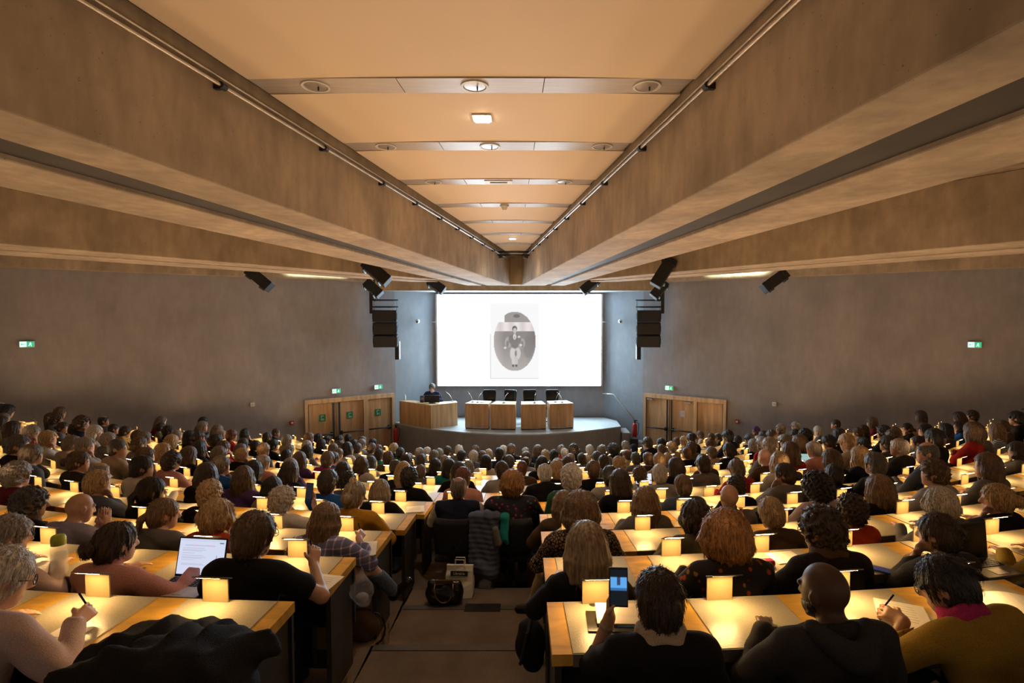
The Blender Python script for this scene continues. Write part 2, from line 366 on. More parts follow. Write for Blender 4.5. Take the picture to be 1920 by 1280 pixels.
# the two lit downlights
for px, py, lab in ((904, 224, 'lit square ceiling downlight glowing white between the first two metal strips'), (961, 448, 'small lit ceiling downlight near the far end of the ceiling')):
    p = G(px, py, ZT - 0.05)
    rt = thing('ceiling_downlight', lab, 'downlight', p)
    MB().box((0, 0, 0.012), (0.17, 0.17, 0.012)).build('frame', 'white_plastic', rt, bevel=0.004)
    MB().box((0, 0, -0.002), (0.125, 0.125, 0.012)).build('lens', 'downlight_glow', rt, bevel=0.004)
    l = bpy.data.lights.new('lamp', 'SPOT'); l.energy = DOWNLIGHT_POWER; l.color = (1, 0.84, 0.62); l.spot_size = 2.0; l.spot_blend = 0.8; l.shadow_soft_size = 0.06
    lo = bpy.data.objects.new('light_source', l); COL.objects.link(lo); lo.parent = rt; lo.location = (0, 0, -0.03)

# conduits on the beam faces with clamps
for s, lab in ((-1, 'left'), (1, 'right')):
    a, b = (-2.0, 14.3)
    xf = lambda D, off: XC + s * (uA(D) - off)
    rt = thing('ceiling_rail', 'thin steel rail clamped high along the inner face of the %s ceiling beam' % lab, 'rail', (xf(6, 0.05), 6, ZC + 1.62))
    pts = [(xf(D, 0.055) , D, ZC + 1.60) for D in (a, 2, 5, 8, 11, b)]
    MB().tube(pts, 0.014, 8).build('tube', 'steel', rt, world=True, smooth=True)
    MB().tube([(xf(D, 0.03), D, ZC + 1.665) for D in (a, 2, 5, 8, 11, b)], 0.010, 6).build('cable_tube', 'steel', rt, world=True, smooth=True)
    for D in (2.2, 3.75, 5.1, 6.4, 7.5, 8.6, 9.6, 10.6, 11.6, 12.6):
        mb = MB().box((xf(D, 0.03), D, ZC + 1.60), (0.07, 0.03, 0.045)); mb.tube([(xf(D, 0.055), D - 0.03, ZC + 1.60), (xf(D, 0.055), D + 0.03, ZC + 1.60)], 0.024, 8)
        mb.build('clamp', 'black_metal', rt, world=True)
rt = thing('lighting_bar', 'dark double pipe bar spanning the two inner beams above the stage', 'lighting bar', (XC, 13.2, ZC + 1.6))
for dz in (0.0, 0.075):
    MB().tube([(XC - uA(13.2) + 0.02, 13.2, ZC + 1.56 + dz), (XC + uA(13.2) - 0.02, 13.2, ZC + 1.56 + dz)], 0.02, 8).build('pipe', 'black_metal', rt, world=True, smooth=True)
for s, nm in ((-1, 'left'), (1, 'right')):
    x = XC + s * (uA(13.0) - 0.13)
    rt = thing('spotlight', 'small spotlight washing the %s inner beam face beside the lighting bar' % nm, 'spotlight', (x, 13.0, ZC + 1.5))
    MB().lathe([(0.03, 0.06), (0.045, 0.04), (0.05, -0.04)], n=14).build('housing', 'black_metal', rt, smooth=True); MB().tube([(0, 0, 0.06), (0, 0.15, 0.1)], 0.008, 6).build('yoke', 'black_metal', rt)
    l = bpy.data.lights.new('lamp', 'SPOT'); l.energy = SPOT_POWER; l.color = (0.85, 1, 0.85); l.spot_size = 1.0; l.spot_blend = 0.6; l.shadow_soft_size = 0.03
    lo = bpy.data.objects.new('light_source', l); COL.objects.link(lo); lo.parent = rt; lo.location = (0, 0, -0.06)
    lo.rotation_euler = (0, s * math.radians(18), 0)

# wall-wash spotlights in the outer bays
for side, px, nm in (('l', 590, 'left'), ('r', 1385, 'right')):
    t = wall_t(px, side); p = wall_p(t, side, ZC + 1.62, 1.0)
    rt = thing('wall_washer', 'linear lamp hidden in the bay washing the top of the %s wall' % nm, 'lamp', p, wall_rz(side))
    for x in (-0.6, 0.6): MB().tube([(x, 0, 0.18), (x, 0, 0.0)], 0.012, 6).build('stem', 'black_metal', rt)
    MB().box((0, -0.01, 0), (1.7, 0.05, 0.07)).build('housing', 'black_metal', rt, bevel=0.006)
    l = bpy.data.lights.new('lamp', 'AREA'); l.shape = 'RECTANGLE'; l.size = 1.6; l.size_y = 0.04; l.energy = 80; l.color = (0.88, 1, 0.78); l.spread = math.radians(75)
    lo = bpy.data.objects.new('light_source', l); COL.objects.link(lo); lo.parent = rt; lo.location = (0, 0.025, 0); lo.rotation_euler = (math.radians(92), 0, 0)
# ------------------------------------------------------------------ stage
ZST = 1.15
edge = [G(x, y, ZST) for x, y in ((741, 791), (776, 799), (812, 804.5), (870, 810), (932, 813.5), (975, 814), (1012, 813.5), (1055, 811), (1092, 808), (1130, 803.5), (1164, 799))]
stage_poly = [(p.x, p.y) for p in edge] + [(edge[-1].x + 0.02, 18.4), (BR.x - 0.05, 19.05), (BL.x + 0.05, 19.05), (CL.x + 0.15, 18.25)]
st = struct(MB().prism(stage_poly, 0, ZST - 0.04).build('stage', 'concrete_wall'))
MB().prism(stage_poly, ZST - 0.04, ZST).build('stage_floor', 'stage_floor', st, world=True)
for k in range(4):
    x0 = edge[-1].x + 0.03 + 0.26 * k
    MB().box((x0 + 0.13, 17.75 - 0.03 * k, (ZST - 0.2 * (k + 1)) / 2), (0.27, 0.8, ZST - 0.2 * (k + 1))).build('stage_step', 'dark_slot' if k % 2 else 'concrete_wall', st, world=True)
# screen with the projected picture
def sheet(name, W, H, nx, ny, fn, mat, parent=None):
    xs, ys = np.meshgrid(np.linspace(0, 1, nx + 1), np.linspace(0, 1, ny + 1))
    vs = [((x - 0.5) * W, 0, (y - 0.5) * H) for x, y in zip(xs.ravel(), ys.ravel())]
    fs = [(j * (nx + 1) + i, j * (nx + 1) + i + 1, (j + 1) * (nx + 1) + i + 1, (j + 1) * (nx + 1) + i) for j in range(ny) for i in range(nx)]
    me = bpy.data.meshes.new(name); me.from_pydata(vs, [], fs)
    at = me.color_attributes.new('picture', 'FLOAT_COLOR', 'POINT')
    c = np.ones((len(vs), 4), np.float32); c[:, :3] = fn(xs.ravel(), ys.ravel()); at.data.foreach_set('color', c.ravel())
    return put(name, me, mat, parent)
tl, br = P(820, 552, 19.0), P(1126, 723, 19.0)
SW, SH = br.x - tl.x, tl.z - br.z
scr = thing('projection_screen', 'large bright projection screen showing an old oval portrait photograph', 'screen', ((tl.x + br.x) / 2, 19.0, br.z))
MB().box((0, 0.03, SH / 2), (SW + 0.14, 0.03, SH + 0.04)).build('border', 'strip_metal', scr)
def picture(x, y):
    # x, y in screen units; photo measured on the picture itself
    X = 820 + 306 * x; Y = 723 - 171 * y
    c = np.full((len(x), 3), SCREEN_POWER)
    inside = (X > 918) & (X < 1011) & (Y > 567) & (Y < 710); c[inside] = 0.95
    e = ((X - 964.5) / 39.5) ** 2 + ((Y - 639.5) / 55.5) ** 2
    ov = (e < 1) & ~((X < 946) & (Y < 604) & (X + Y > 0) & (Y > 583 - 0) & ((X - 946) > -16) & (Y < 604)) ; ov &= ~((X < 946) & (Y < 602) & (e < 0.97))
    wall_ = 0.125 + 0.012 * np.sin(X * 2.1)
    t = np.where(Y < 604, wall_, np.where(Y < 621, 0.27 + 0.03 * np.sin(X * 0.3), 0.10 + 0.06 * np.clip((Y - 640) / 50, 0, 1) + 0.06 * np.clip((945 - X) / 20, 0, 1) - 0.02 * np.clip((X - 985) / 15, 0, 1)))
    def el(cx, cy, rx, ry, v, s=1.0):
        nonlocal t
        m = np.clip((1 - (((X - cx) / rx) ** 2 + ((Y - cy) / ry) ** 2)) * 2.2, 0, 1) * s; t = t * (1 - m) + v * m
    el(968, 592, 7, 4, 0.07); el(990, 650, 11, 24, 0.085, 0.6); el(953, 641, 8, 11, 0.17, 0.8); el(977, 643, 8, 11, 0.16, 0.8)
    el(961, 662, 6, 14, 0.235); el(970, 662, 6.5, 13, 0.225); el(962, 676, 3.6, 10, 0.23); el(967.5, 677, 3.4, 9, 0.21); el(966.5, 662, 2.2, 7, 0.10)
    el(964.5, 634, 9, 10, 0.075); el(964.5, 645, 8.5, 9, 0.085); el(956.5, 636, 4, 9, 0.085); el(973, 636, 4, 9, 0.085); el(951, 644, 2.6, 7, 0.09); el(978.5, 645, 2.6, 7, 0.09)
    el(946.5, 651.5, 2.8, 2.3, 0.26); el(976, 646.5, 3, 2.3, 0.26); el(972.5, 631, 3, 2.4, 0.24); el(964.5, 630.5, 3.2, 6.5, 0.30); el(964.6, 632, 0.9, 4, 0.12)
    el(964.5, 616, 5.4, 6.6, 0.05); el(964.8, 619, 3.8, 5.6, 0.21); el(964.8, 626, 2.2, 2.5, 0.2)
    el(961.5, 685, 2.6, 2.6, 0.05); el(967.5, 685, 2.6, 2.6, 0.05)
    t = t * 2.7; tone = np.stack([t * 1.06, t * 0.97, t * 0.94], 1)
    c[ov] = tone[ov]
    rim = ((X > 917.2) & (X < 919.2) & (Y > 625) & (Y < 711)) | ((Y > 708.5) & (Y < 710.5) & (X > 918) & (X < 1011)); c[rim] = 0.62
    lit = c[:, 1] > 2; c[lit] *= (0.70, 0.90, 1.05)
    return c / SCREEN_POWER
pic = sheet('projected_picture', SW, SH, 306, 171, picture, 'projection', scr); pic.location = (0, 0, SH / 2)

# lectern
zl = P(806, 759, 17.45).z
LP = [G(749, 793, ZST), G(808, 803.5, ZST), G(858, 797, ZST)]
rt = thing('lectern', 'long angled beech lectern at the left end of the stage', 'lectern', (LP[1].x, LP[1].y, ZST))
back = [Vector((LP[2].x - 0.1, LP[2].y + 0.35)), Vector((LP[1].x - 0.05, LP[1].y + 0.55)), Vector((LP[0].x + 0.35, LP[0].y + 0.12))]
zt_ = 0.73
for a, b in ((0, 1), (1, 2)):
    d = (LP[b] - LP[a]).normalized(); nrm = Vector((-d.y, d.x, 0)) * 0.04
    MB().prism([LP[a], LP[b], LP[b] + nrm, LP[a] + nrm], ZST, ZST + zt_).build('front_board', 'beech' if a == 0 else 'beech_pale', rt, world=True, bevel=0.004)
MB().prism([(p.x, p.y) for p in LP] + [(p.x, p.y) for p in back], ZST + zt_ - 0.0, ZST + zt_ + 0.035).build('top', 'beech_pale', rt, world=True, bevel=0.004)
MB().prism([(LP[2].x, LP[2].y), (back[0].x, back[0].y), (back[0].x - 0.03, back[0].y), (LP[2].x - 0.04, LP[2].y + 0.02)], ZST, ZST + zt_).build('side_board', 'beech', rt, world=True)
LECT_TOP = ZST + zt_ + 0.035
# speakers' desk in four wedge units
units = [((872, 803.5), (916, 805)), ((920, 805.2), (966.5, 806.2)), ((977, 806.2), (1024, 805.2)), ((1031, 805), (1075.5, 803))]
DESKS = []
for k, (a, b) in enumerate(units):
    A, B = G(*a, ZST), G(*b, ZST); d = (B - A).normalized(); nrm = Vector((-d.y, d.x, 0)); Wd = (B - A).length
    rt = thing('panel_desk', '%s of the four beech panel desks on the stage, counted from the lectern' % ordinal(k + 1), 'desk', ((A + B) / 2), math.atan2(d.y, d.x), 'four beech panel desks in an arc on the stage')
    h = 0.82
    MB().box((0, 0.02, h / 2 + 0.02), (Wd, 0.035, h - 0.04)).build('front_board', 'beech', rt, bevel=0.004)
    for s in (-1, 1): MB().prism([(s * Wd / 2, 0.04), (s * Wd / 2 - s * 0.03, 0.04), (s * Wd * 0.42 - s * 0.03, 0.62), (s * Wd * 0.42, 0.62)], 0.0, h - 0.03).build('side_board', 'beech', rt)
    MB().prism([(-Wd / 2, 0.0), (Wd / 2, 0.0), (Wd * 0.43, 0.66), (-Wd * 0.43, 0.66)], h - 0.03, h).build('top', 'beech_pale', rt, bevel=0.004)
    MB().box((0, 0.05, 0.015), (Wd * 0.96, 0.06, 0.03)).build('plinth', 'black_metal', rt)
    DESKS.append((rt, (A + B) / 2 + nrm * 0.35, ZST + h, math.atan2(d.y, d.x)))

# ------------------------------------------------------------------ doors
def door_set(side, px0, px1, leaves, top_px, name_n, extra):
    zt = top_px; R = wall_R(side); rz = wall_rz(side)
    t0, t1 = wall_t(px0, side), wall_t(px1, side); pm = wall_p((t0 + t1) / 2, side, 0)
    W = abs(t1 - t0)
    rt = bpy.data.objects.new('door_%d' % name_n, None); COL.objects.link(rt); rt.location = pm; rt.rotation_euler = (0, 0, rz); rt['kind'] = 'structure'
    rt['label'] = extra
    x0, x1 = -W / 2, W / 2
    def X(px): return (wall_t(px, side) - (t0 + t1) / 2) * (-1 if side == 'l' else 1)
    H = zt
    MB().box((0, -0.03, H - 0.07), (W, 0.1, 0.14)).build('frame_head', 'beech_pale', rt, bevel=0.004)
    for x in (x0 + 0.045, x1 - 0.045): MB().box((x, -0.03, (H - 0.14) / 2), (0.09, 0.1, H - 0.14)).build('frame_post', 'beech_pale', rt, bevel=0.004)
    return rt, X, H
HD = 2.16
rt, X, H = door_set('l', 568, 737, None, HD, 1, 'triple beech exit doors in the left wall beside the stage')
def bar(rt, x0, x1, z, knob):
    MB().tube([(x0, -0.10, z), (x1, -0.10, z)], 0.022, 8).build('push_bar', 'black_metal', rt, smooth=True)
    MB().box((knob, -0.06, z), (0.09, 0.08, 0.12)).build('latch_box', 'black_metal', rt, bevel=0.01)
def leaf(rt, x0, x1, H, mat='beech'):
    MB().box(((x0 + x1) / 2, 0.0, (H - 0.15) / 2 + 0.005), (x1 - x0, 0.05, H - 0.16)).build('leaf', mat, rt, bevel=0.004)
def green_sign(rt, x, z, mat='sign_green', ink='white_plastic'):
    s = MB().box((x, -0.032, z), (0.2, 0.008, 0.22)).build('sign', mat, rt)
    mb = MB().box((x - 0.03, -0.038, z + 0.03), (0.012, 0.004, 0.08)); mb.box((x + 0.01, -0.038, z + 0.065), (0.07, 0.004, 0.012)); mb.box((x + 0.01, -0.038, z - 0.06), (0.12, 0.004, 0.014)); mb.box((x + 0.0, -0.038, z - 0.03), (0.08, 0.004, 0.008))
    mb.build('pictogram', ink, s)
for a, b in ((576, 620), (635, 678), (687, 729)):
    leaf(rt, X(a), X(b), H)
MB().box((X(682.5), -0.03, (H - 0.14) / 2), (X(686.5) - X(678.5), 0.1, H - 0.14)).build('frame_post', 'beech_pale', rt, bevel=0.004)
MB().box((X(627.5), -0.01, (H - 0.14) / 2), (0.08, 0.05, H - 0.15)).build('meeting_stile', 'beech_pale', rt)
for px in (621.5, 633.5): MB().tube([(X(px), -0.07, 0.1), (X(px), -0.07, H - 0.16)], 0.016, 6).build('lock_rod', 'black_metal', rt)
MB().box((X(627.5), -0.037, (H - 0.14) / 2), (0.014, 0.01, H - 0.16)).build('joint', 'black_metal', rt)
bar(rt, X(577), X(620), 1.02, X(619)); bar(rt, X(635), X(678), 1.02, X(636)); bar(rt, X(688), X(728), 1.02, X(727))
for px in (601, 653, 706): green_sign(rt, X(px), 1.55)
rt, X, H = door_set('r', 1209, 1365, None, HD, 2, 'double beech exit doors with a side panel in the right wall')
leaf(rt, X(1215), X(1253), H); leaf(rt, X(1263), X(1303), H); leaf(rt, X(1311), X(1357), H, 'beech')
MB().box((X(1307), -0.03, (H - 0.14) / 2), (X(1310) - X(1304), 0.1, H - 0.14)).build('frame_post', 'beech_pale', rt, bevel=0.004)
MB().box((X(1258), -0.01, (H - 0.14) / 2), (0.08, 0.05, H - 0.15)).build('meeting_stile', 'beech_pale', rt)
for px in (1253.5, 1262.5): MB().tube([(X(px), -0.07, 0.1), (X(px), -0.07, H - 0.16)], 0.016, 6).build('lock_rod', 'black_metal', rt)
MB().box((X(1258), -0.037, (H - 0.14) / 2), (0.014, 0.01, H - 0.16)).build('joint', 'black_metal', rt)
bar(rt, X(1216), X(1253), 1.02, X(1252)); bar(rt, X(1263), X(1302), 1.02, X(1264))
for px in (1221, 1293): MB().box((X(px), -0.06, H - 0.19), (0.2, 0.06, 0.05)).build('door_closer', 'steel', rt, bevel=0.006)
green_sign(rt, X(1282), 1.58, 'strip_metal', 'white_plastic')

# ------------------------------------------------------------------ things on the walls
def on_wall(name, label, cat, px, py, side, out=0.0, group=None):
    p, t = wall_at(px, py, side, out); return thing(name, label, cat, p, wall_rz(side), group)
for px, py, side, lab in ((50, 645, 'l', 'green and white lit exit sign high on the far left of the left wall'), (628, 732.5, 'l', 'green and white lit exit sign above the double leaves of the left doors'), (707, 725, 'l', 'green and white lit exit sign above the single leaf nearest the stage'), (1257, 727, 'r', 'green and white lit exit sign above the right doors'), (1828, 646, 'r', 'green and white lit exit sign high on the far right of the right wall')):
    rt = on_wall('exit_sign', lab, 'exit sign', px, py, side, 0.0, 'lit exit signs')
    MB().box((0, -0.03, 0), (0.27, 0.06, 0.15)).build('housing', 'white_plastic', rt, bevel=0.006)
    MB().box((-0.065, -0.062, 0), (0.12, 0.008, 0.125)).build('arrow_pane', 'exit_lit', rt)
    q = MB().box((0.065, -0.062, 0), (0.125, 0.008, 0.125)).build('pictogram_pane', 'exit_green', rt)
    mb = MB(); mb.tube([(0.065, -0.068, 0.042), (0.065, -0.068, 0.03)], 0.012, 8); mb.tube([(0.065, -0.067, 0.025), (0.06, -0.067, -0.01)], 0.013, 6); mb.tube([(0.06, -0.067, -0.008), (0.082, -0.067, -0.025), (0.078, -0.067, -0.05)], 0.008, 6); mb.tube([(0.06, -0.067, -0.008), (0.045, -0.067, -0.03), (0.025, -0.067, -0.035)], 0.008, 6); mb.tube([(0.064, -0.067, 0.02), (0.088, -0.067, 0.008)], 0.007, 6); mb.tube([(0.064, -0.067, 0.02), (0.042, -0.067, 0.0)], 0.007, 6)
    mb.build('running_figure', 'exit_lit', q)
    mb = MB().box((-0.06, -0.067, 0), (0.06, 0.003, 0.014)); mb.prism([(-0.10, -0.0695), (-0.10, -0.0665), (-0.085, -0.0665), (-0.085, -0.0695)], -0.02, 0.02); mb.build('arrow', 'exit_green', rt)
for px, py, side, lab, m in ((470, 758, 'l', 'small white control box on the left wall', 'white_plastic'), (1455, 757, 'r', 'small white control box on the right wall', 'white_plastic'), (544, 792, 'l', 'small red fire alarm call point left of the left doors', 'red_paint'), (1385, 790, 'r', 'small dark red fire alarm call point right of the right doors', 'red_paint')):
    rt = on_wall('wall_box', lab, 'wall box', px, py, side)
    MB().box((0, -0.02, 0), (0.11, 0.04, 0.12)).build('housing', m, rt, bevel=0.008); MB().box((0, -0.042, 0.0), (0.06, 0.006, 0.045)).build('plate', 'white_plastic' if m != 'white_plastic' else 'strip_metal', rt)
# line array loudspeakers on wall brackets
for side, px, lab, sg in (('l', 712, 'curved black line array loudspeaker bracketed to the left wall', 1), ('r', 1228, 'curved black line array loudspeaker bracketed to the right wall', -1)):
    rt = on_wall('line_array_speaker', lab, 'loudspeaker', px, 612, side, 0.55)
    rt.rotation_euler = (0, 0, sg * 0.14)
    for k in range(3):
        a = math.radians((0, 3, 8)[k]); R = Matrix.Rotation(a, 3, 'X'); z = 0.34 - 0.40 * k
        q = MB().box((0, 0.03 * k, z), (0.76, 0.40, 0.385), R).build('cabinet', 'speaker_black', rt, bevel=0.012)
        MB().box(R @ Vector((0, -0.205, 0)) + Vector((0, 0.03 * k, z)), (0.70, 0.012, 0.34), R).build('grille', 'black_metal', q, bevel=0.006)
        for s in (-1, 1): MB().box(R @ Vector((s * 0.386, 0, 0)) + Vector((0, 0.03 * k, z)), (0.02, 0.3, 0.2), R).build('side_plate', 'black_metal', q, bevel=0.004)
    for z in (0.64, 0.86): MB().tube([(-0.42, -0.05, z), (0.42, -0.05, z)], 0.025, 8).build('fly_bar', 'black_metal', rt, smooth=True)
    for s in (-1, 1): MB().tube([(s * 0.38, -0.05, 0.5), (s * 0.38, -0.05, 0.87)], 0.014, 6).build('hanger', 'steel', rt)
    MB().box((-sg * 0.44, 0.12, 0.80), (0.14, 0.14, 0.75)).build('wall_bracket', 'black_metal', rt, bevel=0.01)
    MB().tube([(-sg * 0.44, 0.12, 0.86), (-sg * 0.30, -0.06, 0.86)], 0.035, 8).build('bracket_arm', 'black_metal', rt, smooth=True)
# slim column speakers on the cheeks
for px, lab, s in ((745, 'slim dark column loudspeaker on the left stage cheek', -1), (1197.5, 'slim dark column loudspeaker on the right stage cheek', 1)):
    p = P(px, 656.5, 17.9)
    rt = thing('column_speaker', lab, 'loudspeaker', p)
    MB().box((0, 0, 0), (0.13, 0.14, 0.62)).build('cabinet', 'speaker_black', rt, bevel=0.01); MB().box((0, -0.073, 0), (0.105, 0.01, 0.58)).build('grille', 'black_metal', rt)
    MB().box((-s * 0.07, 0.02, 0.0), (0.02, 0.12, 0.6)).build('side_panel', 'white_plastic', rt)
# swivel cameras on the cheeks
for px, lab, s in ((783, 'small white swivel camera on the left stage cheek', -1), (1163, 'small white swivel camera on the right stage cheek', 1)):
    p = P(px, 602, 18.45)
    rt = thing('wall_camera', lab, 'camera', p)
    MB().box((s * 0.0, 0.16, 0), (0.04, 0.16, 0.10)).build('wall_plate', 'white_plastic', rt, bevel=0.006)
    MB().tube([(0, 0.12, 0), (0, 0.02, -0.02)], 0.025, 8).build('arm', 'steel', rt); MB().lathe([(0.02, -0.07), (0.06, -0.05), (0.075, 0.0), (0.06, 0.05), (0.02, 0.07)], n=16).build('head', 'white_plastic', rt, smooth=True)
    MB().tube([(0.0, -0.06, -0.02), (0.0, -0.085, -0.03)], 0.03, 10).build('lens', 'black_metal', rt)
    MB().box((-s * 0.38, 0.62, -0.03), (0.55, 0.02, 0.03), Matrix.Rotation(-s * -0.98, 3, 'Z')).build('cable_trunking', 'white_plastic', rt)
# box loudspeakers hung below the beams
boxes = [(487, 523, 12.4, 40, 'left of the left lit soffit', 0.62), (706, 511, 10.8, 40, 'upper of the pair left of the screen', 0.60), (700, 541, 13.6, 42, 'lower of the pair left of the screen', 0.48), (818, 536, 14.8, 34, 'above the left corner of the screen', 0.5),
         (1106, 535, 14.8, -40, 'above the right corner of the screen', 0.55), (1244, 511, 10.8, -58, 'upper of the pair right of the screen', 0.62), (1236, 543, 13.6, -50, 'lower of the pair right of the screen', 0.48), (1452, 527, 12.4, -36, 'right of the right lit soffit', 0.62)]
for px, py, D, a, where, L in boxes:
    p = P(px, py, D)
    rt = thing('hanging_speaker', 'black box loudspeaker tilted under the beams, ' + where, 'loudspeaker', p, 0, 'tilted box loudspeakers under the beams')
    R = Matrix.Rotation(math.radians(a), 3, 'Y') @ Matrix.Rotation(math.radians(-14), 3, 'X')
    MB().box((0, 0, 0), (L, 0.3, 0.24), R).build('cabinet', 'speaker_black', rt, bevel=0.015); MB().box(R @ Vector((0, -0.155, 0)), (L * 0.92, 0.012, 0.2), R).build('grille', 'black_metal', rt)
    for s in (-1, 1): MB().box(R @ Vector((s * L * 0.32, -0.03, -0.02)), (0.025, 0.31, 0.27), R).build('strap', 'black_metal', rt)
    MB().tube([(0, 0.08, 0.0), (0, 0.12, (ZT if D > 13 or D < 11 else ZB + 0.05) - p.z)], 0.02, 8).build('hanger', 'black_metal', rt)
# fire extinguishers
for px, py, D, lab in ((742, 815, 17.6, 'red fire extinguisher at the left corner of the stage'), (1190, 806, 17.7, 'red fire extinguisher at the foot of the right stage steps')):
    p = P(px, py, D); z0 = p.z - 0.28
    rt = thing('fire_extinguisher', lab, 'fire extinguisher', (p.x, D, z0))
    MB().lathe([(0.07, 0), (0.08, 0.02), (0.08, 0.42), (0.06, 0.49), (0.025, 0.52)], n=16).build('cylinder', 'red_paint', rt, smooth=True)
    MB().lathe([(0.025, 0.52), (0.025, 0.58), (0.03, 0.585)], n=10).build('valve', 'black_metal', rt); MB().box((0.03, 0, 0.6), (0.12, 0.03, 0.03)).build('handle', 'black_metal', rt)
    MB().tube([(0.03, 0, 0.56), (0.13, -0.01, 0.5), (0.12, -0.02, 0.25), (0.09, -0.02, 0.12)], 0.012, 6).build('hose', 'black_metal', rt, smooth=True)
    MB().box((0, 0.1, 0.3), (0.05, 0.05, 0.5)).build('wall_hook', 'steel', rt)
# handrail of the stage steps
a, b, c = P(1130, 738, 18.85), P(1150, 739, 18.6), P(1191, 788, 17.9)
rt = thing('handrail', 'pale steel handrail sloping down the right stage cheek', 'handrail', a)
MB().tube([a, b, c], 0.022, 8).build('rail', 'steel', rt, world=True, smooth=True)
for q in (0.15, 0.85):
    m = b + (c - b) * q; MB().tube([m, m + Vector((0.1, 0.1, -0.05))], 0.012, 6).build('bracket', 'steel', rt, world=True)
